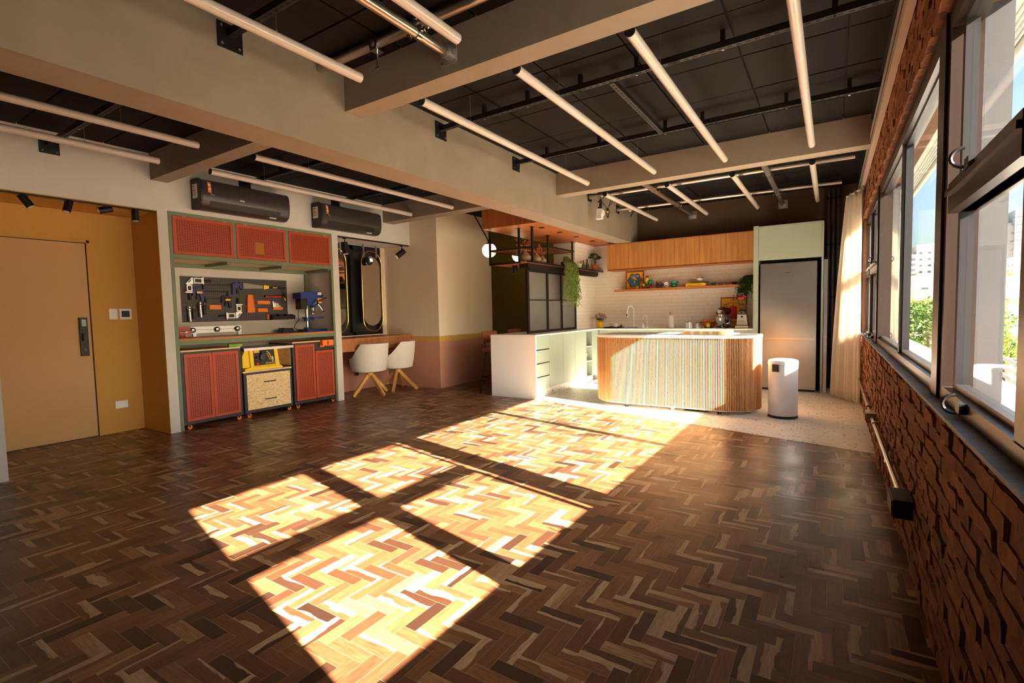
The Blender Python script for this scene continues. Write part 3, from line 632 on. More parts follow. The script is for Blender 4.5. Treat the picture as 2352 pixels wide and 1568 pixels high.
for (y, z, lb) in ((3.105, 1.455, 'silver torch in the lower left of the pegboard'), (3.236, 1.508, 'silver torch higher and right of the other one')):
    t = thing('torch', lb, 'torch', (PF+.03, y, z-.19), 'silver torches on the pegboard')
    obj('barrel', B().rod((PF+.036, y+.006, z-.19), (PF+.036, y, z-.055), .019, n=18), 'chrome', t); obj('head', B().lathe((PF+.036, y, z-.05), [(.019, 0), (.021, .006), (.021, .05), (.017, .052)], 18), 'chrome', t)
    obj('collar', B().rod((PF+.036, y, z-.056), (PF+.036, y, z-.049), .0195), 'blkp', t)
    obj('holster', B().box(PF, PF+.03, y+.045, y+.078, z-.16, z-.03), 'blkp', t, .004); obj('clip', B().box(PF, PF+.05, y-.02, y+.07, z-.042, z-.036), 'blkp', t); obj('hook', B().rod((PF, y+.06, z-.012), (PF+.03, y+.06, z-.008), .007), 'steel', t)
def obox(name, y0, y1, z0, z1, label):
    t = thing(name, label, 'holder', (PF, (y0+y1)/2, z0), 'orange printed holders on the pegboard')
    obj('front', B().box(PF+.03, PF+.034, y0+.006, y1, z0+.004, z1), 'orange', t, .001); obj('floor', B().box(PF, PF+.034, y0, y1, z0, z0+.005), 'orange', t)
    obj('side', B().box(PF, PF+.03, y0+.003, y0+.008, z0, z1), 'orange', t); obj('side', B().box(PF, PF+.03, y1-.004, y1, z0, z1), 'orange', t); obj('back', B().box(PF, PF+.004, y0, y1, z0, z1+.004), 'orange', t)
obox('tool_holder', 3.352, 3.502, 1.418, 1.474, 'orange tray on the left pegboard panel')
obox('tool_holder', 4.006, 4.196, 1.489, 1.535, 'orange tray under the red hammer')
obox('tool_holder', 4.006, 4.153, 1.375, 1.425, 'orange tray right of the orange spanner rack')
t = thing('spanner_rack', 'tall tapered orange spanner rack with toothed sides', 'rack', (PF, 3.91, 1.368))
obj('back', B().prism([(3.862, 1.37), (3.972, 1.37), (3.948, 1.62), (3.880, 1.62)], 'x', PF, PF+.02), 'orange', t, .002)
for i in range(11):
    z = 1.385+.0215*i; f = (z-1.37)/.25
    obj('tooth', B().prism([(3.864+.018*f, z), (3.846+.022*f, z-.004), (3.866+.018*f, z+.015)], 'x', PF, PF+.03), 'orange', t); obj('tooth', B().prism([(3.97-.024*f, z), (3.986-.026*f, z-.004), (3.968-.024*f, z+.015)], 'x', PF, PF+.03), 'orange', t)
t = thing('hand_saw', 'hand saw with yellow and black handle along the top of the pegboard', 'saw', (PF, 4.1, 1.70))
obj('blade', B().prism([(3.828, 1.704), (3.828, 1.784), (4.14, 1.752), (4.14, 1.712)], 'x', PF+.008, PF+.011), 'sawm', t)
obj('ferrule', B().prism([(4.118, 1.704), (4.118, 1.756), (4.14, 1.762), (4.195, 1.75), (4.195, 1.716), (4.14, 1.702)], 'x', PF+.002, PF+.026), 'yelp', t, .003)
obj('grip', B().prism([(4.19, 1.745), (4.19, 1.719), (4.40, 1.705), (4.455, 1.715), (4.455, 1.735), (4.40, 1.742)], 'x', PF+.002, PF+.024), 'blkp', t, .004)
obj('grip_badge', B().box(PF+.024, PF+.0255, 4.255, 4.325, 1.722, 1.733), 'yelp', t)
t = thing('hammer', 'claw hammer with red handle on the pegboard', 'hammer', (PF, 4.29, 1.54))
obj('handle', B().tube([(PF+.018, 4.135+.031*i, 1.598+.0025*math.sin(i*1.1)) for i in range(9)], [.014, .014, .012, .010, .010, .013, .015, .015, .014], 12), 'redp', t)
obj('butt', B().rod((PF+.018, 4.125, 1.598), (PF+.018, 4.14, 1.598), .014), 'blkp', t)
obj('head', B().box(PF+.005, PF+.031, 4.375, 4.43, 1.582, 1.612).tube([(PF+.018, 4.415, 1.60), (PF+.018, 4.437, 1.57), (PF+.018, 4.446, 1.54)], .011, 10), 'brass', t, .002)
obj('claw', B().tube([(PF+.018, 4.425, 1.60), (PF+.018, 4.432, 1.63), (PF+.018, 4.418, 1.655), (PF+.018, 4.395, 1.668)], [.011, .010, .007, .003], 10), 'blk', t)
t = thing('bit_rack', 'orange rack holding a row of silver drill bits', 'rack', (PF, 4.31, 1.405))
obj('block', B().box(PF, PF+.03, 4.245, 4.392, 1.415, 1.447), 'orange', t, .002); obj('lip', B().box(PF, PF+.036, 4.233, 4.385, 1.404, 1.414), 'orange', t)
for i, h in enumerate([.085, .07, .06, .066, .05, .055, .03, .026, .02]): obj('drill_bit', B().rod((PF+.014, 4.252+.0155*i, 1.44), (PF+.014, 4.252+.0155*i, 1.447+h), .0045, .003, 8), 'chrome', t)
t = thing('tape_dispenser', 'small orange clip at the bottom of the pegboard', 'holder', (PF, 4.15, 1.27)); obj('body', B().box(PF, PF+.04, 4.140, 4.168, 1.272, 1.338), 'orange', t, .006); obj('wheel', B().rod((PF+.04, 4.154, 1.305), (PF+.046, 4.154, 1.305), .011), 'redv', t)
t = thing('parts_tray', 'black divided parts tray at the lower right of the pegboard', 'tray', (PF, 4.38, 1.262))
obj('front', B().prism([(PF+.095, 1.265), (PF+.10, 1.265), (PF+.115, 1.315), (PF+.11, 1.315)], 'y', 4.19, 4.53), 'blkp', t); obj('floor', B().box(PF, PF+.10, 4.18, 4.54, 1.263, 1.268), 'blkp', t); obj('back', B().box(PF, PF+.004, 4.18, 4.54, 1.263, 1.335), 'blkp', t)
for y in (4.18, 4.30, 4.42, 4.535): obj('divider', B().prism([(PF, 1.265), (PF+.10, 1.265), (PF+.115, 1.315), (PF, 1.342)], 'y', y, y+.005), 'blkp', t)
obj('scrap', B().ball((PF+.06, 4.27, 1.29), .022, 10, (1, 1, .7)), 'paper', t)
# on the bench
t = thing('clamping_rail', 'aluminium T-slot rail with three round knobs leaning at the bench back', 'rail', (-6.89, 3.45, BZ))
obj('rail', B().box(-6.925, -6.905, 3.12, 3.772, 1.112, 1.152).box(-6.925, -6.905, 3.12, 3.772, 1.156, 1.196), 'alu', t, .001); obj('slot', B().box(-6.923, -6.908, 3.12, 3.772, 1.15, 1.158), 'blkp', t); obj('foot', B().box(-6.925, -6.895, 3.14, 3.18, BZ, 1.113).box(-6.925, -6.895, 3.72, 3.76, BZ, 1.113), 'alu', t)
for y in (3.14, 3.44, 3.71): k_ = obj('knob', B().lathe((-6.905, y, 1.154), [(.03, 0), (.034, .01), (.034, .02), (.03, .026)], 20, 'x'), 'blkp', t); obj('knob_cap', B().lathe((-6.88, y, 1.154), [(.024, 0), (.024, .006), (.018, .009)], 20, 'x'), 'alu', k_)
t = thing('bench_vise', 'rust-red bench vise at the left end of the workbench', 'vise', (-6.45, 2.80, BZ))
obj('base', B().lathe((-6.45, 2.805, BZ), [(.06, 0), (.06, .012), (.045, .02), (.045, .04)], 20), 'redv', t); obj('fixed_jaw', B().prism([(-6.53, 1.11), (-6.53, 1.18), (-6.50, 1.21), (-6.45, 1.21), (-6.45, 1.11)], 'y', 2.735, 2.885), 'redv', t, .006); obj('moving_jaw', B().box(-6.42, -6.37, 2.745, 2.875, 1.115, 1.205), 'redv', t, .008)
obj('jaw_plate', B().box(-6.45, -6.42, 2.75, 2.87, 1.185, 1.206), 'steel', t); obj('screw', B().rod((-6.40, 2.81, 1.145), (-6.32, 2.81, 1.145), .011), 'steel', t); obj('tommy_bar', B().rod((-6.325, 2.745, 1.14), (-6.325, 2.875, 1.15), .005), 'chrome', t); obj('bar_ball', B().ball((-6.325, 2.875, 1.15), .011, 10), 'chrome', t); obj('bar_ball', B().ball((-6.325, 2.745, 1.14), .009, 10), 'chrome', t)
t = thing('drill_press', 'blue bench drill press at the right end of the workbench', 'drill press', (-6.62, 4.64, BZ))
obj('base', B().box(-6.74, -6.50, 4.53, 4.86, BZ, 1.105), 'blue', t, .012); obj('column_flange', B().lathe((-6.62, 4.605, 1.10), [(.055, 0), (.05, .03), (.035, .035)], 20), 'blue', t); obj('column', B().rod((-6.62, 4.605, 1.12), (-6.62, 4.605, 1.50), .025, n=20), 'chrome', t)
obj('table', B().box(-6.71, -6.53, 4.65, 4.835, 1.268, 1.285), 'blue', t, .004); obj('table_collar', B().rod((-6.62, 4.605, 1.225), (-6.62, 4.605, 1.285), .042, n=18).box(-6.64, -6.60, 4.6, 4.72, 1.235, 1.27), 'blue', t); obj('table_knob', B().rod((-6.62, 4.53, 1.277), (-6.62, 4.57, 1.277), .012), 'blkp', t)
obj('head', B().box(-6.69, -6.55, 4.57, 4.76, 1.46, 1.565), 'blue', t, .012); obj('belt_cover', B().prism([(4.452, 1.565), (4.455, 1.645), (4.66, 1.672), (4.74, 1.668), (4.83, 1.62), (4.83, 1.585), (4.74, 1.565)], 'x', -6.72, -6.52), 'blue', t, .012)
obj('motor', B().box(-6.69, -6.56, 4.475, 4.575, 1.405, 1.56), 'blkp', t, .015); obj('switch_box', B().box(-6.565, -6.52, 4.735, 4.80, 1.495, 1.57), 'yelp', t, .006); obj('stop_button', B().rod((-6.52, 4.77, 1.535), (-6.498, 4.77, 1.535), .022), 'redp', t)
obj('cover_label', B().box(-6.522, -6.517, 4.735, 4.80, 1.615, 1.655), 'paper', t); obj('quill_collar', B().rod((-6.62, 4.71, 1.425), (-6.62, 4.71, 1.465), .042, n=18), 'blue', t); obj('chuck', B().lathe((-6.62, 4.71, 1.33), [(.006, 0), (.008, .03), (.020, .045), (.022, .095)], 18), 'chrome', t)
hb = obj('feed_hub', B().rod((-6.56, 4.70, 1.50), (-6.50, 4.70, 1.50), .03), 'chrome', t)
for p, q in (((-6.50, 4.715, 1.52), (-6.49, 4.875, 1.585)), ((-6.50, 4.72, 1.48), (-6.49, 4.80, 1.375)), ((-6.50, 4.69, 1.50), (-6.49, 4.62, 1.45))):
    obj('feed_lever', B().rod(p, q, .006, .005), 'chrome' if q[2] < 1.5 else 'blk', t); obj('lever_knob', B().ball(q, .014, 12), 'blkp', t)
obj('power_cord', B().tube([(-6.62, 4.48, 1.41), (-6.64, 4.475, 1.33), (-6.65, 4.49, 1.25), (-6.66, 4.44, 1.19), (-6.66, 4.41, 1.14), (-6.64, 4.47, 1.09), (-6.60, 4.52, 1.085)], .006, 8), 'blkp', t)
t = thing('charger', 'black tool charger lying on the bench before the drill press', 'charger', (-6.7, 4.30, BZ)); obj('body', B().prism([(4.20, BZ), (4.40, BZ), (4.37, 1.135), (4.24, 1.14)], 'x', -6.76, -6.62), 'blkp', t, .01); obj('cable', B().tube([(-6.70, 4.39, 1.08), (-6.68, 4.46, 1.075), (-6.66, 4.53, 1.077)], .005, 8), 'blkp', t)
solo('spirit_level', B().box(-6.42, -6.38, 3.315, 3.482, .93, .966), 'lime', 'lime green spirit level on the charcoal cart under the bench', 'spirit level', bev=.004)

# ------------------------------------------------------------------ mobile carts
CF = -6.33
def castors(t, y0, y1):
    for y in (y0+.055, y1-.055):
        for x in (-6.36, -6.84):
            c = obj('castor', B().box(x-.018, x+.018, y-.03, y+.015, .048, .058).prism([(y-.012, .052), (y+.012, .052), (y+.02, .026), (y+.004, .02)], 'x', x-.016, x+.016), 'blkp', t); obj('wheel', B().lathe((x-.011, y+.012, .026), [(.018, 0), (.026, .003), (.026, .019), (.018, .022)], 18, 'x'), 'orange', c)
def cartframe(t, y0, y1, z1):
    obj('frame', B().box(-6.37, CF, y0, y0+.032, .06, z1).box(-6.37, CF, y1-.032, y1, .06, z1).box(-6.37, CF, y0+.032, y1-.032, .06, .095).box(-6.37, CF, y0+.032, y1-.032, z1-.035, z1), 'cart', t)
    obj('carcass', B().box(-6.88, -6.37, y0, y0+.02, .06, z1).box(-6.88, -6.37, y1-.02, y1, .06, z1).box(-6.88, -6.37, y0+.02, y1-.02, .06, .08).box(-6.89, -6.87, y0, y1, .06, z1), 'cart', t)
def cdoor(t, a, b_, c, d):
    q = obj('door', B().box(-6.345, -6.322, a, a+.034, c, d).box(-6.345, -6.322, b_-.034, b_, c, d).box(-6.345, -6.322, a+.034, b_-.034, c, c+.034).box(-6.345, -6.322, a+.034, b_-.034, d-.034, d), 'red', t)
    obj('perforated_sheet', B().box(-6.342, -6.330, a+.03, b_-.03, c+.03, d-.03), 'perf', q); return q
t = thing('tool_cart', 'widest tool cart with two equal red perforated doors, leftmost under the bench', 'cart', (-6.6, 3.08, 0), 'mobile tool carts')
cartframe(t, 2.733, 3.424, .915); obj('top', B().box(-6.88, -6.325, 2.733, 3.424, .915, .932), 'ply', t); cdoor(t, 2.765, 3.075, .097, .888); cdoor(t, 3.079, 3.393, .099, .889); castors(t, 2.733, 3.424)
t = thing('tool_cart', 'low tool cart with two strand board drawers under the table saw', 'cart', (-6.6, 3.78, 0), 'mobile tool carts')
cartframe(t, 3.448, 4.122, .588); obj('top', B().box(-6.88, -6.325, 3.440, 4.122, .588, .606), 'ply', t); castors(t, 3.448, 4.122)
for c, d in ((.333, .558), (.099, .331)):
    q = obj('drawer', B().box(-6.35, -6.322, 3.483, 4.09, c, d), 'osb', t, .001); zc = (c+d)/2+.002
    obj('handle', B().tube([(-6.322, 3.715, zc), (-6.297, 3.715, zc), (-6.297, 3.86, zc), (-6.322, 3.86, zc)], .006, 8), 'blk', q)
obj('drawer_box', B().box(-6.85, -6.352, 3.49, 4.085, .1, .555), 'osb', t)
t = thing('tool_cart', 'right tool cart with a tall and a short red door', 'cart', (-6.6, 4.5, 0), 'mobile tool carts')
cartframe(t, 4.150, 4.848, .925); obj('top', B().box(-6.88, -6.325, 4.150, 4.852, .925, .942), 'ply', t); cdoor(t, 4.188, 4.498, .103, .897); cdoor(t, 4.509, 4.820, .104, .793); castors(t, 4.150, 4.848)
obj('fascia', B().box(-6.37, -6.335, 4.51, 4.82, .80, .89), 'cart', t); obj('side_panel', B().box(-6.88, -6.38, 4.146, 4.150, .62, .88), 'osb', t)
t = thing('jig_clamp', 'orange clamp head fixed at the right end of the right cart', 'clamp', (-6.3, 4.69, .83))
obj('body', B().box(-6.36, -6.27, 4.60, 4.79, .86, .945), 'orange', t, .014); obj('rib', B().box(-6.272, -6.262, 4.685, 4.70, .875, .935), 'redv', t, .003); obj('lower_jaw', B().box(-6.35, -6.29, 4.575, 4.64, .845, .875), 'orange', t, .01); obj('screw', B().rod((-6.28, 4.66, .85), (-6.27, 4.84, .842), .008), 'chrome', t)
# table saw
t = thing('table_saw', 'yellow table saw with black front panel on the strand board cart', 'table saw', (-6.5, 3.75, .606)); SF = -6.34
obj('base', B().prism([(3.474, .606), (3.99, .612), (3.99, .632), (3.95, .655), (3.56, .655), (3.474, .635)], 'x', -6.80, SF+.012), 'yelp', t, .008)
obj('left_wing', B().prism([(3.462, .65), (3.56, .65), (3.55, .88), (3.50, .88), (3.462, .80)], 'x', -6.78, SF-.02), 'yelp', t, .006); obj('side_column', B().prism([(3.555, .65), (3.60, .65), (3.59, .885), (3.545, .885)], 'x', -6.78, SF+.006), 'yelp', t, .004); obj('side_column', B().prism([(3.895, .65), (3.955, .65), (3.925, .885), (3.88, .885)], 'x', -6.78, SF+.006), 'yelp', t, .004)
obj('front_panel', B().box(-6.37, SF, 3.595, 3.90, .655, .885), 'blkp', t); obj('sill', B().box(-6.36, SF+.012, 3.585, 3.93, .65, .668), 'yelp', t, .004)
ts = obj('bevel_scale', B().tube([(SF+.002, 3.735+.10*math.cos(a), .745+.115*math.sin(a)) for a in [-.15+.13*i for i in range(11)]], .006, 6), 'yelp', t)
obj('bevel_slot', B().tube([(SF+.002, 3.735+.075*math.cos(a), .745+.085*math.sin(a)) for a in [-.15+.15*i for i in range(9)]], .005, 6), 'yelp', t); obj('bevel_pointer', B().tube([(SF+.002, 3.735+.125*math.cos(a), .735+.115*math.sin(a)) for a in [-.25+.12*i for i in range(6)]], .009, 6), 'paper', t)
obj('hand_wheel', B().lathe((SF, 3.725, .775), [(.022, 0), (.022, .015), (.052, .018), (.052, .034), (.03, .04)], 22, 'x'), 'cart', t); obj('wheel_knob', B().rod((SF+.03, 3.695, .835), (SF+.06, 3.695, .838), .017), 'blkp', t); obj('bevel_knob', B().rod((SF, 3.64, .775), (SF+.03, 3.64, .775), .018), 'blkp', t)
obj('power_switch', B().lathe((SF, 3.645, .69), [(.022, 0), (.022, .008), (.014, .014)], 18, 'x'), 'redp', t); obj('lock_trio', B().tube([(SF+.002, 3.617, .795), (SF+.002, 3.635, .775), (SF+.002, 3.653, .795)], .004, 6).rod((SF+.002, 3.635, .775), (SF+.002, 3.635, .75), .004), 'yelp', t)
text('maker_name', 'STANLEY', .036, 'yelp', t, (SF+.001, 3.835, .688), FX); obj('warning_text', B().box(SF, SF+.001, 3.605, 3.68, .835, .875).box(SF, SF+.001, 3.75, 3.82, .872, .882), 'gold', t)
obj('table_top', B().box(-6.88, -6.335, 3.45, 4.148, .888, .905), 'alu', t, .002); obj('fence_rail', B().box(-6.335, -6.30, 3.455, 4.15, .872, .903), 'alu', t, .003); obj('rail_end', B().box(-6.337, -6.298, 3.449, 3.458, .868, .905), 'navy', t)
for y in (3.60, 3.83, 4.03): obj('rail_clip', B().box(-6.337, -6.315, y, y+.02, .902, .909), 'blkp', t)
obj('side_knob', B().lathe((-6.42, 3.955, .735), [(.02, 0), (.028, .006), (.028, .02), (.02, .025)], 16, 'y'), 'blkp', t); obj('dust_panel', B().box(-6.86, -6.80, 3.56, 4.12, .61, .886), 'osb', t)

# ------------------------------------------------------------------ ceiling fittings: tubes, struts, pipes
def tubelight(x, y0, y1, label, z=2.87, wire=(.2, .8)):
    t = thing('tube_light', label, 'tube light', (x, (y0+y1)/2, z), 'opal tube lights under the black ceiling')
    obj('tube', B().rod((x, y0, z), (x, y1, z), .031, n=20), 'tube', t)
    for y, e in ((y0, -1), (y1, 1)): obj('end_cap', B().rod((x, y, z), (x, y+e*.006, z), .0315, n=20), 'blk', t)
    for f in wire:
        yy = y0+(y1-y0)*f; obj('hanger_wire', B().rod((x, yy, z+.03), (x, yy, 3.118), .0016, n=6), 'steel', t); obj('hanger_clip', B().rod((x, yy, z+.028), (x, yy, z+.045), .006, n=8), 'steel', t)
    return t
names = ['first tube from the long beam', 'second tube from the long beam', 'third tube from the long beam', 'tube nearest the windows']
for x, nm in zip((-2.575, -1.745, -.985, -.19), names): tubelight(x, 2.835, 5.80, 'opal tube light in the middle right bay, '+nm)
for x, nm in zip((-2.63, -1.79, -1.02, -.205), names): tubelight(x, 6.50, 8.88, 'opal tube light in the kitchen bay, '+nm)
for x, nm in zip((-2.655, -1.83), ('one crossing the galvanised pipe nearer the long beam', 'one ending beside the pipe flange')): tubelight(x, -.62, 2.33, 'opal tube light at the photo top, '+nm)
for x, nm in zip((-4.86, -5.64), ('farther from the wall', 'close to the wall')): tubelight(x, -.55, 2.35, 'opal tube light at the left photo edge, '+nm)
for x, nm in zip((-4.78, -5.62), ('nearer the long beam', 'in front of the air conditioners')): tubelight(x, 2.83, 5.85, 'opal tube light in the middle left bay, '+nm)
def strut(p0, p1, label, ends=(1, 0), z=3.0, hang=()):
    p0 = V(p0+(z,)); p1 = V(p1+(z,)); d = (p1-p0).normalized(); n = int((p1-p0).length/.055)
    t = thing('strut_rail', label, 'ceiling rail', p0, None)
    s = d.cross(V((0, 0, 1)))*.0205
    obj('channel', B().bar(p0+s*.9+V((0, 0, .02)), p1+s*.9+V((0, 0, .02)), .003, .041).bar(p0-s*.9+V((0, 0, .02)), p1-s*.9+V((0, 0, .02)), .003, .041).bar(p0, p1, .041, .003), 'blk', t)
    b = B()
    for i in range(n):
        c = p0+d*(.03+.055*i)-V((0, 0, .002)); b.bar(c, c+d*.028, .013, .001)
    o = obj('slots', b, 'alu' if 'pale' in label else 'ceilj', t); o['kind'] = 'stuff'
    for k, p in ((0, p0), (1, p1)):
        if ends[k]:
            q = p-d*.0*(1-2*k); w_ = V((abs(d.y), abs(d.x), 0))
            pl = obj('wall_plate', B().obb(q+d*(.004 if k == 0 else -.004)+V((0, 0, .0)), V((.008 if abs(d.x) > .5 else .15, .008 if abs(d.y) > .5 else .15, .15))), 'blk', t, .001)
            for a in (-1, 1):
                for e in (-1, 1):
                    c = q+d*(.009 if k == 0 else -.009)+w_*a*.052+V((0, 0, e*.052)); obj('bolt', B().rod(c, c+d*(.006 if k == 0 else -.006), .008, n=8), 'steel', pl)
    for f in hang:
        c = p0+(p1-p0)*f; obj('drop_rod', B().obb((c.x, c.y, z+.072), (.03, .03, .10)), 'blk', t); obj('bolt', B().rod((c.x, c.y, z-.004), (c.x, c.y, z-.012), .009, n=8), 'chrome', t)
    return t
strut((-3.105, 3.66), (.335, 3.60), 'black slotted ceiling rail, nearer one in the middle right bay', hang=(.15, .28, .42, .55, .72, .9))
strut((-3.105, 4.98), (.335, 4.98), 'black slotted ceiling rail, farther one in the middle right bay', hang=(.12, .3, .5, .6, .8, .93))
strut((-1.42, 3.66), (-1.42, 4.96), 'short slotted cross rail joining the two middle bay rails', (0, 0), 2.996)
strut((-3.105, 1.72), (.335, 1.72), 'black slotted ceiling rail in the nearest right bay', hang=(.3, .7))
for y, lb, z in ((1.70, 'black slotted ceiling rail over the ochre door recess', 2.975), (3.58, 'black slotted ceiling rail over the left air conditioner', 2.98), (4.95, 'black slotted ceiling rail over the right air conditioner', 2.985)):
    strut((-6.30, y), (-3.40, y), lb, (1, 1), z, hang=(.27, .57))
def pipe(p0, p1, label, r=.031, flange=(0, 0), clamps=()):
    t = thing('steel_pipe', label, 'pipe', V(p0)); p0, p1 = V(p0), V(p1); d = (p1-p0).normalized()
    obj('pipe', B().rod(p0, p1, r, n=20), 'pipe', t); w_ = V((abs(d.y), abs(d.x), 0))
    for k, p in ((0, p0), (1, p1)):
        if flange[k]:
            e = d*(1-2*k); m_ = 'blk' if flange[k] == 2 else 'alu'
            f = obj('flange', B().bar(p, p+e*.006, .135, .135), m_, t, .001); obj('socket', B().rod(p+e*.006, p+e*.05, r*1.25, n=20).bar(p+e*.01-w_*r*1.6, p+e*.012+w_*r*1.6, .02, .03), m_ if m_ != 'blk' else 'pipe', f)
            for a in (-1, 1):
                for b_ in (-1, 1): c = p+e*.006+w_*a*.05+V((0, 0, b_*.05)); obj('bolt', B().rod(c, c+e*.006, .007, n=8), 'chrome', f)
    for f in clamps:
        c = p0+(p1-p0)*f; s = w_*r
        o = obj('pipe_clamp', B().rod(c-d*.016, c+d*.016, r*1.18, n=20), 'chrome', t)
        for a in (-1, 1): obj('clamp_ear', B().obb(c+w_*a*r*1.75, (.032, .032, .010)).rod(c+w_*a*r*1.8-V((0, 0, .02)), c+w_*a*r*1.8+V((0, 0, .02)), .006, n=8), 'chrome', o)
    return t
pipe((-3.10, 2.36, 3.065), (.33, 2.36, 3.065), 'galvanised pipe crossing the nearest bay beside the cross beam', flange=(0, 0), clamps=(.285,))
pipe((-2.085, -.5, 2.955), (-2.085, 2.565, 2.955), 'galvanised pipe running away from the camera to a flanged plate', flange=(0, 1), clamps=(.905,))
t = thing('rigging_clamp', 'small rigging clamp with screw hanging under the cross pipe', 'clamp', (-2.52, 2.36, 2.9))
obj('jaw', B().box(-2.55, -2.49, 2.325, 2.395, 3.012, 3.032).box(-2.555, -2.535, 2.325, 2.395, 3.03, 3.11).box(-2.505, -2.487, 2.325, 2.395, 3.03, 3.09), 'chrome', t, .003); obj('screw', B().rod((-2.52, 2.36, 3.015), (-2.52, 2.36, 2.915), .006), 'chrome', t); obj('wing', B().box(-2.535, -2.505, 2.357, 2.363, 2.905, 2.917), 'chrome', t, .001)
pipe((-3.10, 7.05, 3.0), (.20, 7.05, 3.0), 'galvanised pipe in the kitchen bay just behind the cross beam', flange=(2, 0))
pipe((-3.10, 8.22, 3.0), (.09, 8.42, 3.0), 'galvanised pipe in the kitchen bay near the back wall', flange=(2, 0))
pipe((-2.1, 6.2, 2.935), (-2.1, 9.255, 2.935), 'galvanised pipe over the kitchen shelf ending at the back wall', flange=(0, 1), clamps=(.28, .67))
pipe((-.69, 6.2, 2.935), (-.69, 9.255, 2.935), 'galvanised pipe over the fridge ending at the back wall', flange=(0, 1), clamps=(.28, .70))
t = thing('camera_light', 'white lamp head on a black spigot hung from the kitchen pipe', 'lamp', (-2.92, 7.05, 2.65))
obj('pipe_grip', B().box(-2.95, -2.89, 7.0, 7.1, 2.955, 2.975).rod((-2.92, 7.05, 2.93), (-2.92, 7.05, 2.96), .012), 'chrome', t); obj('spigot', B().rod((-2.92, 7.05, 2.80), (-2.92, 7.05, 2.935), .022, n=12).rod((-2.965, 7.05, 2.91), (-2.93, 7.05, 2.91), .010).rod((-2.965, 7.05, 2.825), (-2.93, 7.05, 2.825), .010), 'blkp', t)
obj('lamp_head', B().box(-2.965, -2.895, 7.0, 7.08, 2.665, 2.795), 'wpl', t, .008); obj('lens', B().lathe((-2.885, 7.04, 2.735), [(.045, -.012), (.05, 0), (.045, .012)], 20, 'x'), 'wpl', t); obj('bracket', B().box(-2.975, -2.885, 6.985, 7.06, 2.645, 2.672), 'wpl', t, .004)
t = thing('cable_coil', 'coiled black cable with a yellow tie hanging beside the white lamp', 'cable', (-2.83, 7.1, 2.66))
obj('cable', B().tube([(-2.90, 7.05, 2.90), (-2.86, 7.08, 2.83), (-2.835, 7.1, 2.80), (-2.81, 7.12, 2.86), (-2.79, 7.13, 2.97)], .005, 6).tube([(-2.88, 7.05, 2.77), (-2.84, 7.08, 2.795), (-2.78, 7.1, 2.86), (-2.73, 7.12, 2.97)], .005, 6), 'blkp', t)
obj('coil', B().tube([(-2.83+.020*math.sin(2*PI*i/24)*(1+.3*(i % 5)/5), 7.1+.012*math.cos(i), 2.715-.05*math.cos(2*PI*i/12)) for i in range(49)], .005, 6).rod((-2.83, 7.1, 2.755), (-2.83, 7.1, 2.80), .02, n=10), 'blkp', t); obj('tie', B().rod((-2.83, 7.1, 2.742), (-2.83, 7.1, 2.758), .023, n=12), 'yelp', t)
t = thing('camera_clamp', 'small black camera clamp at the left end of the far kitchen pipe', 'clamp', (-2.80, 8.23, 2.9)); obj('body', B().obb((-2.80, 8.22, 2.945), (.05, .05, .05)).bar((-2.81, 8.2, 2.94), (-2.86, 8.18, 2.84), .02), 'blkp', t, .006); obj('knob', B().ball((-2.87, 8.2, 2.955), .026, 10), 'paper', t)

# ------------------------------------------------------------------ vanity niche
w4 = struct('window_4', B().box(-7.06, -6.955, 4.97, 5.02, .95, 2.51).box(-7.06, -6.955, 5.72, 5.79, .95, 2.51).box(-7.06, -6.955, 6.33, 6.405, .95, 2.51).box(-7.06, -6.955, 5.02, 6.33, .95, 1.0).box(-7.06, -6.955, 5.02, 6.33, 2.43, 2.51), 'blk')
struct('pane', B().box(-7.03, -7.02, 5.02, 5.72, 1.0, 2.43), 'dglass', w4); struct('pane', B().box(-7.03, -7.02, 5.79, 6.33, 1.0, 2.43), 'dglass', w4)
t = thing('vanity_desk', 'floating walnut vanity desk between tool niche and pink wall', 'desk', (-6.6, 5.73, .735))
obj('top', B().box(-6.95, -6.30, 4.968, 6.497, .915, .935), 'walnut', t, .002); obj('bottom', B().box(-6.95, -6.30, 4.968, 6.497, .735, .755), 'walnut', t, .002); obj('end_panel', B().box(-6.95, -6.302, 6.475, 6.497, .755, .915), 'walnut', t); obj('end_panel', B().box(-6.95, -6.302, 4.968, 4.99, .755, .915), 'walnut', t)
for a, b_ in ((4.992, 5.735), (5.738, 6.473)): obj('drawer_front', B().box(-6.34, -6.312, a, b_, .757, .913), 'walnut', t)
obj('drawer_box', B().box(-6.93, -6.34, 4.992, 6.473, .757, .913), 'walnut', t)
def mirror(y, label):
    t = thing('vanity_mirror', label, 'mirror', (-6.8, y, 1.005), 'brass capsule mirrors hung before the dark window')
    obj('brass_ring', B().tube([(-6.80, a, b_) for a, b_ in stadium(y, 1.71, .222, .70, 14)], .009, 8, closed=True), 'brass', t)
    obj('mirror_glass', B().prism(stadium(y-.015, 1.715, .20, .605, 16), 'x', -6.815, -6.80), 'mirror', t, ang=20)
    for s in (-.16, .12): obj('hanger', B().box(-6.82, -6.795, y+s-.012, y+s+.012, 2.30, 2.509), 'steel', t)
    obj('lamp_ball', B().ball((-6.74, y-.10, 2.22), .065, 18), 'blkp', t); obj('lamp_bulb', B().ball((-6.70, y-.10, 2.235), .034, 14), 'bulb', t)
    obj('lamp_arm', B().rod((-6.80, y-.10, 2.22), (-6.74, y-.10, 2.22), .012), 'blkp', t)
mirror(6.05, 'right capsule mirror in a brass ring with a ball lamp'); mirror(5.285, 'left capsule mirror half hidden by the niche pillar')
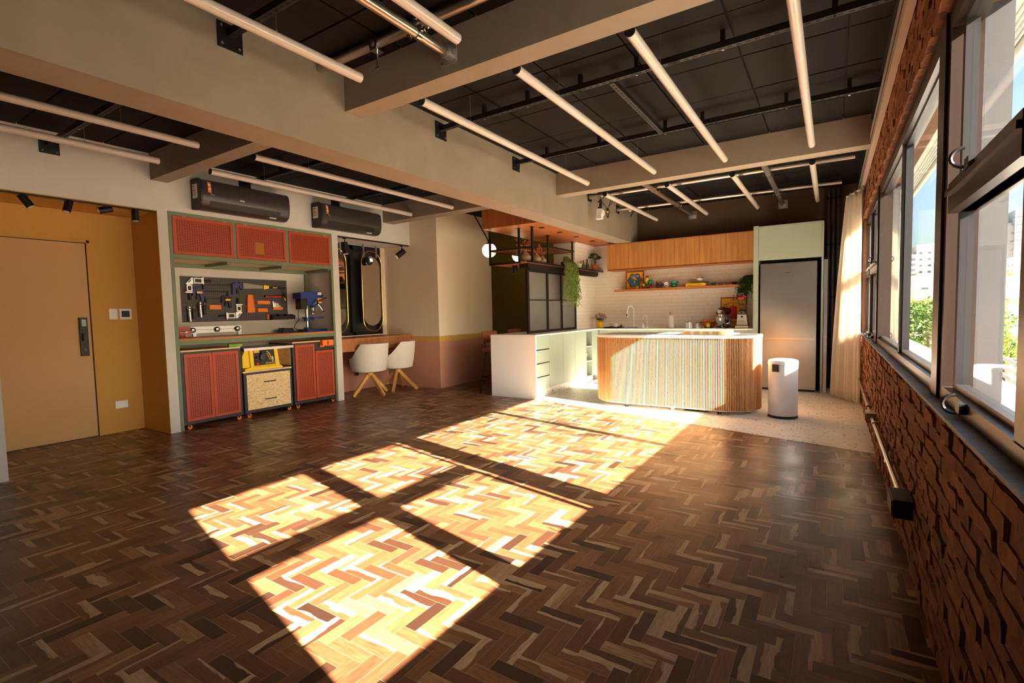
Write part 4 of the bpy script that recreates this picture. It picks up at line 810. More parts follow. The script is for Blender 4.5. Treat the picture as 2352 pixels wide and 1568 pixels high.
t = thing('wall_outlet', 'small dark outlet on the pink wall under the vanity', 'socket', (-6.95, 5.74, .25)); obj('box', B().box(-6.95, -6.915, 5.705, 5.78, .25, .32), 'ceram', t, .003); obj('face', B().box(-6.915, -6.911, 5.715, 5.77, .26, .31), 'blkp', t)
def tubchair():
    t = thing('tub_chair', 'cream upholstered tub chair nearest the tool niche, on crossed oak legs', 'chair', (0, 0, 0), 'cream tub chairs at the vanity')
    N = 40; rings = []
    b = B()
    def shell(a, f):     # back faces +x; a = angle around, f = 0 bottom .. 1 top
        c = math.cos(a); h = .605+.235*max(0, min(1, (c+.25)/.75))**1.2 if c > -.25 else .605+.012*(c+.25)
        z = .40+(h-.40)*f; r = 1.0-.12*(1-f)**2+.07*f*max(0, c); return h, z, r
    A = [-2.62+5.24*i/N for i in range(N+1)]
    def pt(a, f, rx, ry): h, z, r = shell(a, f); return (rx*r*math.cos(a)*(1 if math.cos(a) > 0 else 1.12), ry*r*math.sin(a), z)
    fs = [0, .15, .35, .55, .75, .9, 1.0]
    outer = [b.vs([pt(a, f, .292, .305) for f in fs]) for a in A]
    inner = [b.vs([pt(a, f, .215, .225) for f in fs]) for a in A]
    for G, fl in ((outer, 0), (inner, 1)):
        for i in range(N):
            for j in range(len(fs)-1):
                q = (G[i][j], G[i+1][j], G[i+1][j+1], G[i][j+1]); b.b.faces.new(q[::-1] if fl else q)
    for i in range(N):
        b.b.faces.new((outer[i][-1], outer[i+1][-1], inner[i+1][-1], inner[i][-1])); b.b.faces.new((outer[i+1][0], outer[i][0], inner[i][0], inner[i+1][0]))
    for i in (0, N):
        for j in range(len(fs)-1): b.b.faces.new((outer[i][j], outer[i][j+1], inner[i][j+1], inner[i][j]))
    obj('backrest', b, 'linen', t, ang=60)
    obj('seat', B().lathe((-.02, 0, .40), [(.19, -.012), (.262, 0), (.27, .02), (.255, .075), (.20, .09)], 32), 'linen', t, ang=60); obj('seat_base', B().lathe((-.02, 0, .37), [(.12, 0), (.24, .02), (.25, .032)], 28), 'linen', t)
    obj('swivel', B().rod((0, 0, .315), (0, 0, .375), .055, n=16), 'oak', t)
    for k in range(4):
        a = k*PI/2; c, s = math.cos(a), math.sin(a)
        obj('leg', B().bar((c*.03, s*.03, .335), (c*.335, s*.335, .012), .036, .05), 'oak', t, .006)
    return t
ch = tubchair(); ch.location = (-6.325, 5.506, 0); ch.rotation_euler = (0, 0, -.05)
clone(ch, (-6.281, 6.08, 0), 'cream upholstered tub chair nearest the pink wall, on crossed oak legs', .54)

# ------------------------------------------------------------------ kitchen: peninsula and back run
KX = -3.65
struct('trim_2', B().box(-3.95, -3.672, 6.34, 8.4, 0, .118).box(-3.95, -1.04, 8.67, 8.9, 0, .115), 'terrazzo')
t = thing('worktop', 'white peninsula worktop with waterfall end panel facing the room', 'worktop', (-4.05, 7.4, 0))
obj('slab', B().box(-4.45, KX+.0, 6.29, 8.09, .928, .95).box(-4.355, KX, 8.09, 8.355, .928, .95).box(-3.974, KX, 8.355, 9.247, .928, .95), 'white', t, .002); obj('waterfall_panel', B().box(-4.45, KX+.002, 6.288, 6.312, 0, .927), 'white', t, .002)
t = thing('worktop', 'white worktop along the back wall under the shelf', 'worktop', (-2.35, 8.9, .93)); obj('slab', B().box(KX+.001, -1.036, 8.63, 9.248, .925, .948), 'white', t, .002)
obj('sink_basin', B().box(-3.18, -2.93, 8.80, 9.05, .9485, .9505), 'steel', t)
def unit(name, y0, y1, label, fronts):
    t = thing(name, label, 'cabinet', (-3.9, (y0+y1)/2, .118), 'sage base cabinets of the peninsula')
    obj('carcass', B().box(-4.2, -3.675, y0+.001, y1-.001, .118, .926), 'sage', t)
    for n, c, d, h in fronts:
        q = obj(n, B().box(-3.675, -3.655, y0+.003, y1-.003, c, d), 'sage', t, .001)
        if h: obj('finger_pull', B().box(-3.674, -3.668, y0+.003, y1-.003, d, d+.016), 'acm', q)
unit('drawer_cabinet', 6.313, 6.725, 'sage drawer cabinet with four drawers beside the white end panel', [('drawer', .12+.203*i, .304+.203*i if i < 3 else .922, i < 3) for i in range(4)])
for a, b_, lb in ((6.725, 7.185, 'sage cabinet door beside the drawers'), (7.185, 7.63, 'middle sage cabinet door of the peninsula'), (7.63, 8.085, 'sage cabinet door beside the open shelves')): unit('base_cabinet', a, b_, lb, [('door', .12, .922, False)])
t = thing('open_shelf_unit', 'narrow sage open shelf unit with three niches', 'shelf unit', (-3.9, 8.22, .1), None)
obj('side', B().box(-4.1, -3.655, 8.088, 8.105, .10, .926), 'sage', t); obj('side', B().box(-4.1, -3.655, 8.345, 8.362, .10, .926), 'sage', t); obj('back', B().box(-4.1, -4.08, 8.105, 8.345, .10, .926), 'sage', t)
for z in (.10, .375, .640): obj('shelf', B().box(-4.08, -3.655, 8.105, 8.345, z, z+.014), 'white', t)
obj('top', B().box(-4.08, -3.655, 8.105, 8.345, .912, .926), 'sage', t); obj('filler_panel', B().box(-3.675, -3.655, 8.364, 8.648, .118, .926), 'sage', t)
solo('bowl', B().lathe((-3.80, 8.235, .390), [(.035, 0), (.045, .004), (.075, .06), (.095, .12), (.088, .12), (.068, .06), (.03, .012)], 24), 'cream', 'cream bowl in the middle niche of the sage shelf unit', 'bowl')
solo('cloth_roll', B().ball((-3.78, 8.22, .145), .05, 14, (1.3, 1.5, .62)), 'pink', 'pink bundle in the bottom niche of the sage shelf unit', 'cloth')
xs = [-3.648, -3.27, -2.805, -2.40, -1.94, -1.49, -1.037]
for i, lb in enumerate(['sage back cabinet in the peninsula corner', 'sage back cabinet under the vase side of the sink', 'sage back cabinet under the sink', 'sage back cabinet under the paper roll', 'sage back cabinet under the fruit basket', 'sage back cabinet beside the fridge housing']):
    t = thing('base_cabinet', lb, 'cabinet', ((xs[i]+xs[i+1])/2, 8.8, .115), 'sage base cabinets of the back run')
    obj('carcass', B().box(xs[i]+.001, xs[i+1]-.001, 8.67, 9.24, .115, .923), 'sage', t); obj('door', B().box(xs[i]+.0015, xs[i+1]-.0015, 8.65, 8.67, .12, .885), 'sage', t, .001); obj('finger_rail', B().box(xs[i]+.002, xs[i+1]-.002, 8.653, 8.67, .89, .92), 'sage', t)
ux = [-3.572, -3.414, -3.149, -2.732, -2.318, -1.903, -1.484, -1.072]
for i, lb in enumerate(['leftmost and narrowest door of the teak wall cabinets', 'second teak wall cabinet from the left', 'third teak wall cabinet from the left', 'middle teak wall cabinet over the teal cups', 'teak wall cabinet over the yellow books', 'teak wall cabinet second from the fridge housing', 'teak wall cabinet touching the fridge housing']):
    t = thing('wall_cabinet', lb, 'cabinet', ((ux[i]+ux[i+1])/2, 9.05, 2.02), 'teak wall cabinets')
    obj('carcass', B().box(ux[i]+.001, ux[i+1]-.001, 8.92, 9.248, 2.03, 2.512), 'teakz', t); obj('door', B().box(ux[i]+.0015, ux[i+1]-.0015, 8.90, 8.919, 2.045, 2.498), 'teakc', t, .001); obj('top_panel', B().box(ux[i]+.0005, ux[i+1]-.0005, 8.895, 9.24, 2.500, 2.514), 'teakx', t); obj('bottom_panel', B().box(ux[i]+.0005, ux[i+1]-.0005, 8.90, 9.24, 2.020, 2.034), 'teakx', t)
t = thing('fridge_housing', 'tall sage cabinet around the fridge with a flap door above', 'cabinet', (-.57, 8.9, 0))
obj('side_panel', B().box(-1.034, -.966, 8.55, 9.25, 0, 2.528), 'sage', t); obj('side_panel', B().box(-.137, -.112, 8.55, 9.25, 0, 2.512), 'sage', t); obj('flap_door', B().box(-.962, -.140, 8.555, 8.575, 2.018, 2.495), 'sage', t, .001); obj('box', B().box(-.966, -.137, 8.576, 9.25, 2.0, 2.51), 'sage', t); obj('top_edge', B().box(-.966, -.137, 8.55, 8.58, 2.498, 2.515), 'sage', t)
t = thing('fridge', 'tall brushed steel fridge with freezer drawer below', 'fridge', (-.56, 8.9, 0))
obj('case', B().box(-.94, -.19, 8.65, 9.2, .03, 1.945), 'blkp', t); obj('upper_door', B().box(-.938, -.192, 8.585, 8.648, .815, 1.945), 'steel', t, .006, 2); obj('freezer_door', B().box(-.938, -.192, 8.585, 8.648, .035, .775), 'steel', t, .006, 2); obj('grip_groove', B().box(-.935, -.195, 8.60, 8.648, .775, .815), 'pipe', t)
obj('foot_grille', B().box(-.93, -.2, 8.6, 8.65, .0, .032), 'blkp', t); obj('badge', B().box(-.60, -.54, 8.583, 8.586, 1.79, 1.797), 'acm', t)
text('door_label', 'inverter', .018, 'paper', t, (-.245, 8.598, .795), FY)
solo('aluminium_profile', B().box(-.105, -.06, 8.62, 8.66, 0, 1.96), 'alu', 'long aluminium profile leaning beside the sage fridge housing', 'profile', bev=.004)
for x, lb in ((-.06, 'left dark riser pipe beside the fridge housing'), (.0, 'middle dark riser pipe behind the curtain side'), (.062, 'right dark riser pipe nearest the curtain')):
    t = thing('riser_pipe', lb, 'pipe', (x, 9.1, 0), 'dark riser pipes beside the fridge'); obj('pipe', B().rod((x, 9.12, 0), (x, 9.12, 3.06), .027, n=16), 'acm', t)
    for z in (.6, 1.4, 2.2, 2.9): obj('pipe_clip', B().rod((x, 9.12, z), (x, 9.12, z+.03), .031, n=16), 'blk', t)
# shelf and what stands on it
solo('wall_shelf', B().box(-3.475, -1.15, 9.0, 9.248, 1.634, 1.668), 'teaks', 'long floating teak shelf on the white brick wall', 'shelf', bev=.002)
SZ = 1.668
t = thing('framed_poster', 'square yellow poster with a bird in a blue flower shape, brown frame', 'picture', (-3.14, 9.15, SZ))
TL = M.Rotation(-.10, 3, 'X'); pc = V((-3.14, 9.175, SZ))
def tilt(b): return b.move(TL, pc)
obj('frame', tilt(B().box(-.17, .17, -.01, .012, 0, .013).box(-.17, .17, -.01, .012, .325, .338).box(-.17, -.157, -.01, .012, .013, .325).box(.157, .17, -.01, .012, .013, .325)), 'maroon', t); pb = obj('print', tilt(B().box(-.157, .157, -.002, .008, .013, .325)), 'gold', t)
def flower(r, k): return [((r*(1+k*math.cos(6*a)))*math.cos(a)*1.05, .170+(r*(1+k*math.cos(6*a)))*math.sin(a)) for a in [2*PI*i/72 for i in range(72)]]
obj('badge_edge', tilt(B().prism(flower(.130, .09), 'y', -.0030, -.002)), 'maroon', pb); obj('badge', tilt(B().prism(flower(.120, .09), 'y', -.0042, -.003)), 'pblue', pb)
obj('bird_shape', tilt(B().prism([(-.055, .205), (-.03, .232), (.01, .228), (.03, .20), (.06, .165), (.02, .18), (.005, .168), (-.012, .195), (-.035, .20)], 'y', -.0052, -.0042).prism([(-.015, .125), (.012, .125), (.014, .155), (-.014, .155)], 'y', -.0052, -.0042)), 'gold', pb)
for s, z, sz in (('AQUI TEM', .245, .034), ('BRASILEIRO', .098, .026), ('FEITO AQUI', .066, .020)): text('lettering', s, sz, 'cream', pb, pc+TL@V((0, -.0055, z)), TL@FY)
t = thing('glass_cube', 'small patterned glass cube in front of the square poster', 'ornament', (-3.045, 9.07, SZ)); obj('cube', B().box(-3.075, -3.015, 9.04, 9.10, SZ, SZ+.058), 'bottle', t, .005)
for i in range(3):
    for j in range(3): obj('stud', B().ball((-3.065+.02*i, 9.04, SZ+.01+.019*j), .007, 8), 'ylw' if False else 'lemon', t)
t = thing('rooster_figure', 'colourful patchwork rooster figure on the shelf', 'figurine', (-2.87, 9.12, SZ))
obj('body', B().ball((-2.87, 9.12, SZ+.075), .078, 20, (1, .75, .95)), 'dleaf', t); obj('neck', B().tube([(-2.885, 9.12, SZ+.12), (-2.88, 9.12, SZ+.16), (-2.875, 9.12, SZ+.20)], [.048, .033, .034], 14), 'yelp', t); obj('head', B().ball((-2.872, 9.12, SZ+.20), .040, 14, (1, .8, 1)), 'pred', t); obj('crest', B().ball((-2.85, 9.12, SZ+.20), .034, 12, (.7, .7, 1.1)), 'lime', t); obj('tail', B().ball((-2.815, 9.10, SZ+.125), .042, 14), 'teal', t)
for (dx, dz, c) in ((-.06, .06, 'yelp'), (-.02, .035, 'apple'), (.03, .05, 'pred'), (.02, .02, 'pblue'), (-.04, .015, 'teal'), (.055, .03, 'apple'), (-.005, .09, 'lime')): obj('patch', B().ball((-2.87+dx, 9.075, SZ+dz+.01), .027, 10, (1, .5, 1)), c, t)
solo('standing_card', B().box(-2.698, -2.692, 9.06, 9.16, SZ, SZ+.125), 'acm', 'thin dark card standing on edge on the shelf', 'card')
t = thing('house_ornament', 'small grey wire house ornament on the shelf', 'ornament', (-2.63, 9.1, SZ))
for p, q in (((-.035, 0), (-.03, .07)), ((.035, 0), (.03, .07)), ((-.05, .065), (0, .11)), ((.05, .065), (0, .11)), ((-.05, .065), (.05, .065)), ((-.035, .002), (.035, .002)), ((-.01, 0), (-.01, .05)), ((.012, 0), (.012, .05)), ((-.01, .05), (.012, .05))): obj('bar', B().bar((-2.63+p[0], 9.1, SZ+p[1]), (-2.63+q[0], 9.1, SZ+q[1]), .009, .02, up=(0, 1, 0)), 'acm', t)
t = thing('lidded_jar', 'white lidded jar with dark dots on the shelf', 'jar', (-2.53, 9.11, SZ)); obj('body', B().lathe((-2.53, 9.11, SZ), [(.038, 0), (.048, .01), (.045, .085), (.042, .09)], 22), 'wpl', t); obj('lid', B().lathe((-2.53, 9.11, SZ+.09), [(.054, 0), (.054, .012), (.03, .026), (.010, .032), (.012, .045), (.004, .05)], 22), 'wpl', t)
for a in (-1.9, -1.4, -.9, -2.4): obj('dot', B().ball((-2.53+.046*math.cos(a), 9.11+.046*math.sin(a), SZ+.03+.02*math.sin(a*7)), .011, 8), 'blkp', t)
for k, lb in ((0, 'teal cup at the bottom of the stacked pair'), (1, 'teal cup on top of the stacked pair')):
    z = SZ+.055*k; t = thing('cup', lb, 'cup', (-2.39, 9.11, z), 'stacked teal cups'); obj('body', B().lathe((-2.39, 9.11, z), [(.032, 0), (.05, .012), (.06, .04), (.062, .056), (.058, .056), (.046, .016), (.01, .010)], 24), 'teal', t); obj('handle', B().tube([(-2.33, 9.10, z+.045), (-2.305, 9.09, z+.042), (-2.30, 9.09, z+.025), (-2.338, 9.10, z+.015)], .006, 8), 'teal', t)
def book(n, x0, x1, y0, y1, z0, z1, m, label, g):
    t = thing(n, label, 'book', ((x0+x1)/2, (y0+y1)/2, z0), g); obj('cover', B().box(x0, x1, y0, y0+.004, z0, z1).box(x0, x1, y0, y1, z0, z0+.003).box(x0, x1, y0, y1, z1-.003, z1), m, t); obj('pages', B().box(x0+.004, x1-.004, y0+.004, y1-.004, z0+.003, z1-.003), 'paper', t)
    return t
bk = book('book', -2.165, -1.835, 9.02, 9.22, SZ, SZ+.052, 'yelp', 'thick yellow book lying at the bottom of the shelf stack', 'books lying on the teak shelf'); obj('spine_title', B().box(-2.13, -1.90, 9.0192, 9.02, SZ+.02, SZ+.03), 'orange', bk)
book('book', -2.15, -1.85, 9.03, 9.21, SZ+.052, SZ+.066, 'yelp', 'thin yellow book lying on the thick yellow one', 'books lying on the teak shelf'); book('book', -2.09, -1.80, 9.05, 9.20, SZ+.066, SZ+.078, 'purple', 'purple book on top of the shelf stack', 'books lying on the teak shelf')
def bowl(x, y, z, r, h, m, label, g=None, n='bowl'): return solo(n, B().lathe((x, y, z), [(r*.4, 0), (r*.42, h*.1), (r*.8, h*.55), (r, h), (r*.94, h), (r*.7, h*.5), (r*.05, h*.18)], 22), m, label, 'bowl', g)
bowl(-1.945, 9.12, SZ+.078, .066, .06, 'cream', 'cream bowl at the bottom of the pair on the books'); bowl(-1.955, 9.12, SZ+.118, .066, .05, 'ceram', 'patterned bowl nested in the cream bowl on the books')
for x, m, lb in ((-1.80, 'frost', 'clear glass bowl right of the yellow books'), (-1.722, 'teal', 'pale teal glass bowl, second right of the books'), (-1.61, 'ceram', 'grey glass bowl, third right of the books'), (-1.50, 'pink', 'pink glass bowl, fourth right of the books'), (-1.395, 'acm', 'dark glass bowl at the right end of the row')):
    bowl(x, 9.12, SZ, .05, .05, 'clear' if m == 'frost' else m, lb, 'small glass bowls on the shelf', 'glass_bowl')
def frond(b, p, az, L, droop, nl, ls, lw, wob=.0):
    p = V(p); pts = []; d = V((math.cos(az), math.sin(az), .9))
    q = p.copy(); st = L/14
    for i in range(15): pts.append(q.copy()); d = (d+V((random.uniform(-wob, wob), random.uniform(-wob, wob), -droop))).normalized(); q = q+d*st
    for i in range(nl):
        f = random.uniform(.05, 1)*13.99; k = int(f); c = pts[k].lerp(pts[k+1], f-k); e = (pts[k+1]-pts[k]).normalized()
        b.leaf(c, e*.5+V((random.uniform(-1, 1), random.uniform(-1, 1), random.uniform(-.8, .3))), ls*random.uniform(.7, 1.2), lw)
    return pts
t = thing('hanging_fern', 'dark fern trailing at the right end of the teak shelf', 'plant', (-1.16, 9.12, SZ)); b = B(); st = B()
for i in range(60): st.tube(frond(b, (-1.13, 9.10, SZ+.12), PI*random.uniform(.75, 1.75), random.uniform(.25, .58), random.uniform(.30, .55), 50, .034, .013, .10)[::2], .0016, 4)
o = obj('foliage', b, 'dleaf', t, norm=False); o['kind'] = 'stuff'; obj('stems', st, 'stem', t); obj('pot', B().lathe((-1.13, 9.13, SZ), [(.05, 0), (.068, .09), (.062, .09), (.05, .02)], 18), 'acm', t)
# things on the back worktop
CZ = .948
t = thing('flower_vase', 'yellow glass vase with pink flowers in the kitchen corner', 'vase', (-3.77, 9.0, .95)); obj('vase', B().lathe((-3.77, 9.0, .955), [(.052, 0), (.062, .01), (.064, .11), (.060, .115), (.055, .1), (.05, .012)], 22), 'yglass', t); obj('coaster', B().rod((-3.77, 9.0, .95), (-3.77, 9.0, .9555), .085, n=24), 'teaks', t)
b = B(); fl = B(); hp = []
for i in range(46):
    a, r_ = random.uniform(0, 2*PI), .125*math.sqrt(random.random()); c = V((-3.77+r_*math.cos(a), 9.0+r_*math.sin(a)*.8, 1.145+.085*(1-(r_/.125)**2)*random.uniform(.3, 1.1)+random.uniform(-.02, .02)-.25*r_*r_*10*.3))
    for k in range(6): an = 2*PI*k/6; fl.leaf(c, (math.cos(an), math.sin(an)-.35, random.uniform(.0, .6)), .030, .020, (0, -.3, 1))
    hp.append(c)
o = obj('blossoms', fl, 'pink', t, norm=False); o['kind'] = 'stuff'; sb = B()
for c in hp[::3]: sb.rod((-3.77+random.uniform(-.03, .03), 9.0, .97), c, .0025, n=5)
for i in range(40): b.leaf((-3.77+random.uniform(-.06, .06), 9.0+random.uniform(-.06, .06), 1.09), (random.uniform(-1, 1), random.uniform(-1, 1), .8), .06, .018)
obj('stems', sb, 'leaf', t); o = obj('leaves', b, 'dleaf', t, norm=False); o['kind'] = 'stuff'; hb = B()
for c in hp: hb.ball(c+V((0, -.008, .006)), .006, 6)
o = obj('flower_hearts', hb, 'dkp', t); o['kind'] = 'stuff'
t = thing('drying_tray', 'low steel drying tray with cups left of the sink', 'tray', (-3.47, 8.95, CZ)); obj('tray', B().box(-3.62, -3.32, 8.80, 9.12, CZ, .956).box(-3.62, -3.32, 8.80, 8.808, .956, .972).box(-3.62, -3.32, 9.112, 9.12, .956, .972).box(-3.62, -3.612, 8.808, 9.112, .956, .972).box(-3.328, -3.32, 8.808, 9.112, .956, .972), 'blkp', t)
solo('cup', B().lathe((-3.445, 8.97, .956), [(.03, 0), (.034, .005), (.036, .075), (.032, .075), (.028, .01)], 20), 'wpl', 'plain white cup standing on the drying tray', 'cup'); solo('glass_tumbler', B().lathe((-3.54, 8.99, .956), [(.028, 0), (.034, .08), (.031, .08), (.025, .006)], 18), 'clear', 'clear tumbler standing on the drying tray', 'glass'); solo('spray_bottle', B().rod((-3.335, 8.97, .957), (-3.335, 8.97, 1.0), .018).rod((-3.335, 8.97, 1.0), (-3.335, 8.97, 1.015), .011), 'blkp', 'small black bottle at the right of the drying tray', 'bottle')
t = thing('kitchen_tap', 'tall white pull-down kitchen tap', 'tap', (-3.14, 9.1, CZ))
obj('spout', B().tube([(-3.14, 9.1, CZ), (-3.14, 9.1, 1.27)]+[(-3.18+.04*math.cos(a), 9.1-.05+.05*math.cos(a), 1.27+.085*math.sin(a)) for a in [PI*i/10 for i in range(11)]]+[(-3.22, 9.0, 1.22)], .016, 12), 'wpl', t); obj('spray_head', B().rod((-3.22, 9.0, 1.24), (-3.224, 8.99, 1.135), .017, .026), 'wpl', t); obj('spray_button', B().box(-3.228, -3.214, 8.965, 8.978, 1.16, 1.215), 'blkp', t, .004); obj('base', B().lathe((-3.14, 9.1, CZ), [(.028, 0), (.028, .015), (.02, .02)], 18), 'wpl', t); obj('lever', B().rod((-3.13, 9.1, .99), (-3.06, 9.07, 1.0), .008), 'wpl', t); obj('nozzle', B().rod((-3.224, 8.99, 1.135), (-3.2245, 8.989, 1.128), .023), 'blkp', t)
t = thing('filter_tap', 'slim white filter tap right of the tall tap', 'tap', (-2.885, 9.1, CZ)); obj('spout', B().tube([(-2.885, 9.1, CZ), (-2.885, 9.1, 1.12)]+[(-2.92+.035*math.cos(a), 9.09, 1.12+.06*math.sin(a)) for a in [PI*i/8 for i in range(9)]]+[(-2.957, 9.09, 1.09)], .007, 10), 'wpl', t); obj('base', B().rod((-2.885, 9.1, CZ), (-2.885, 9.1, .965), .017), 'wpl', t); obj('lever', B().rod((-2.885, 9.1, .975), (-2.85, 9.07, .975), .005), 'wpl', t)
t = thing('soap_dispenser', 'white squat soap dispenser between the two taps', 'dispenser', (-2.965, 9.1, CZ)); obj('body', B().rod((-2.965, 9.1, CZ), (-2.965, 9.1, 1.005), .03, n=18), 'wpl', t); obj('pump', B().rod((-2.965, 9.1, 1.005), (-2.965, 9.1, 1.02), .01).box(-2.99, -2.955, 9.07, 9.11, 1.018, 1.026), 'wpl', t)
solo('sink_mat', B().box(-3.18, -2.94, 8.68, 8.78, CZ, .975), 'gbld', 'grey rolled mat lying before the sink', 'mat', bev=.004)
t = thing('paper_roll', 'white kitchen paper roll on a wooden peg', 'paper roll', (-2.43, 9.02, CZ)); obj('base', B().rod((-2.43, 9.02, CZ), (-2.43, 9.02, .956), .065, n=24), 'oak', t); obj('roll', B().rod((-2.43, 9.02, .957), (-2.43, 9.02, 1.172), .056, n=28), 'paper', t, .003); obj('peg', B().rod((-2.43, 9.02, 1.172), (-2.43, 9.02, 1.235), .013), 'oak', t)
def canister(x, r, h, label):
    t = thing('canister', label, 'canister', (x, 9.02, CZ)); obj('body', B().rod((x, 9.02, CZ), (x, 9.02, CZ+h*.8), r, n=22), 'alu', t); obj('lid', B().lathe((x, 9.02, CZ+h*.8), [(r*1.05, 0), (r*1.05, h*.08), (r*.6, h*.17), (r*.2, h*.2)], 22), 'pipe', t)
    for i in range(12): a = 2*PI*i/12; obj('rib', B().rod((x+r*math.cos(a), 9.02+r*math.sin(a), CZ+.005), (x+r*math.cos(a), 9.02+r*math.sin(a), CZ+h*.75), .004, n=6), 'alu', t)
canister(-2.117, .056, .115, 'larger ribbed metal canister right of the paper roll'); canister(-1.966, .031, .10, 'small metal canister left of the fruit basket')
t = thing('fruit_basket', 'black wire fruit basket on the worktop', 'basket', (-1.78, 8.98, CZ)); br = B()
for z, r_ in ((.97, .075), (1.0, .105), (1.05, .135)): br.tube([(-1.78+r_*math.cos(a), 8.98+r_*.8*math.sin(a), z) for a in [2*PI*i/28 for i in range(28)]], .0045 if z > 1.04 else .003, 6, closed=True)
for i in range(20): a = 2*PI*i/20; br.tube([(-1.78+r_*math.cos(a), 8.98+r_*.8*math.sin(a), z) for r_, z in ((.06, .952), (.09, .975), (.12, 1.02), (.135, 1.05))], .0025, 5)
obj('wire_bowl', br, 'blk', t); obj('foot', B().rod((-1.78, 8.98, CZ), (-1.78, 8.98, .955), .06, n=20), 'blk', t)
for x, y, z, r_, m, n, lb in ((-1.84, 8.95, 1.0, .038, 'orskin', 'orange', 'orange at the left of the fruit basket'), (-1.85, 8.99, 1.065, .036, 'orskin', 'orange', 'orange on top at the left of the basket'), (-1.775, 8.925, 1.0, .040, 'lemon', 'lemon', 'yellow lemon at the front of the basket'), (-1.705, 8.96, 1.0, .042, 'apple', 'apple', 'dark red apple at the right of the basket'), (-1.76, 9.02, 1.05, .04, 'orskin', 'orange', 'orange at the back of the basket'), (-1.70, 9.03, 1.048, .036, 'lemon', 'lemon', 'lemon behind the red apple')):
    solo(n, B().ball((x, y, z), r_, 16, (1, 1, 1.08 if n == 'lemon' else .95)), m, lb, n, 'fruit in the wire basket')
t = thing('poster', 'yellow poster with a red coffee pot leaning behind the mixer', 'picture', (-1.42, 9.18, CZ)); pc = V((-1.42, 9.205, CZ)); TL = M.Rotation(-.06, 3, 'X')
obj('frame', tilt(B().box(-.205, .205, -.008, .01, 0, .012).box(-.205, .205, -.008, .01, .50, .512).box(-.205, -.194, -.008, .01, .012, .5).box(.194, .205, -.008, .01, .012, .5)), 'maroon', t); pb = obj('print', tilt(B().box(-.194, .194, -.002, .008, .012, .5)), 'gold', t)
obj('pot_shape', tilt(B().prism([(-.075, .15), (.06, .14), (.055, .34), (.04, .365), (-.05, .365), (-.065, .34)], 'y', -.004, -.002)), 'pred', pb); obj('pot_spout', tilt(B().prism([(.055, .20), (.105, .24), (.125, .31), (.15, .32), (.135, .24), (.09, .175), (.057, .165)], 'y', -.004, -.002)), 'pred', pb); obj('pot_knob', tilt(B().box(-.015, .005, -.004, -.002, .365, .385)), 'maroon', pb); obj('pot_handle', tilt(B().prism([(-.065, .33), (-.12, .31), (-.12, .19), (-.075, .18), (-.075, .195), (-.107, .205), (-.107, .30), (-.065, .315)], 'y', -.004, -.002)), 'pred', pb)
for i, ch_ in enumerate('CAFEZINHO'):
    a = (i-4)*.125; RR = M.Rotation(-a*.8, 3, 'Y'); text('letter', ch_, .058, 'maroon', pb, pc+TL@V((math.sin(a)*.30, -.0045, .415-.30*(1-math.cos(a))*.9)), TL@RR@FY)
text('lettering', 'coado na hora', .022, 'maroon', pb, pc+TL@V((0, -.0045, .468)), TL@FY); text('lettering', 'SABOR', .05, 'purple', pb, pc+TL@V((.06, -.0045, .09)), TL@FY)
t = thing('stand_mixer', 'dark plum stand mixer with chrome bowl, seen from the front', 'mixer', (-1.55, 8.95, CZ))
obj('base', B().lathe((-1.55, 8.93, CZ), [(.10, 0), (.105, .012), (.085, .028), (.05, .034)], 26), 'dkp', t); obj('column', B().prism([(-1.50, CZ+.02), (-1.42, CZ+.02), (-1.43, 1.20), (-1.50, 1.22)], 'y', 9.01, 9.09), 'dkp', t, .02, 2); obj('bowl', B().lathe((-1.565, 8.91, CZ+.03), [(.045, 0), (.05, .02), (.075, .05), (.10, .10), (.108, .155), (.112, .16), (.104, .16), (.09, .10)], 30), 'chrome', t)
obj('head', B().tube([(-1.47, 9.06, 1.225), (-1.52, 9.0, 1.235), (-1.56, 8.90, 1.23), (-1.575, 8.84, 1.215)], [.062, .072, .07, .045], 18), 'dkp', t); obj('head_band', B().tube([(-1.563, 8.88, 1.205), (-1.566, 8.87, 1.195)], [.074, .074], 20), 'chrome', t); obj('hub_cap', B().rod((-1.575, 8.84, 1.225), (-1.58, 8.825, 1.222), .03), 'chrome', t); obj('beater_collar', B().rod((-1.563, 8.90, 1.12), (-1.563, 8.90, 1.175), .05, .055), 'chrome', t); obj('bowl_handle', B().tube([(-1.455, 8.90, 1.10), (-1.425, 8.89, 1.09), (-1.43, 8.89, 1.03), (-1.475, 8.90, 1.02)], .008, 8), 'chrome', t)
t = thing('blender', 'silver blender with a tall clear jug beside the fridge housing', 'blender', (-1.235, 8.92, CZ))
obj('foot', B().prism([(-1.335, CZ), (-1.135, CZ), (-1.14, .985), (-1.33, .985)], 'y', 8.83, 9.02), 'chrome', t, .008); obj('base', B().prism([(-1.315, .985), (-1.15, .985), (-1.165, 1.17), (-1.30, 1.17)], 'y', 8.84, 9.0), 'alu', t, .012, 2); obj('base_band', B().box(-1.32, -1.148, 8.838, 9.005, .984, .998), 'blkp', t); obj('collar', B().lathe((-1.232, 8.92, 1.17), [(.06, 0), (.066, .012), (.05, .045), (.058, .06)], 24), 'chrome', t); obj('coupling', B().lathe((-1.232, 8.92, 1.23), [(.058, 0), (.045, .02)], 24), 'blkp', t)
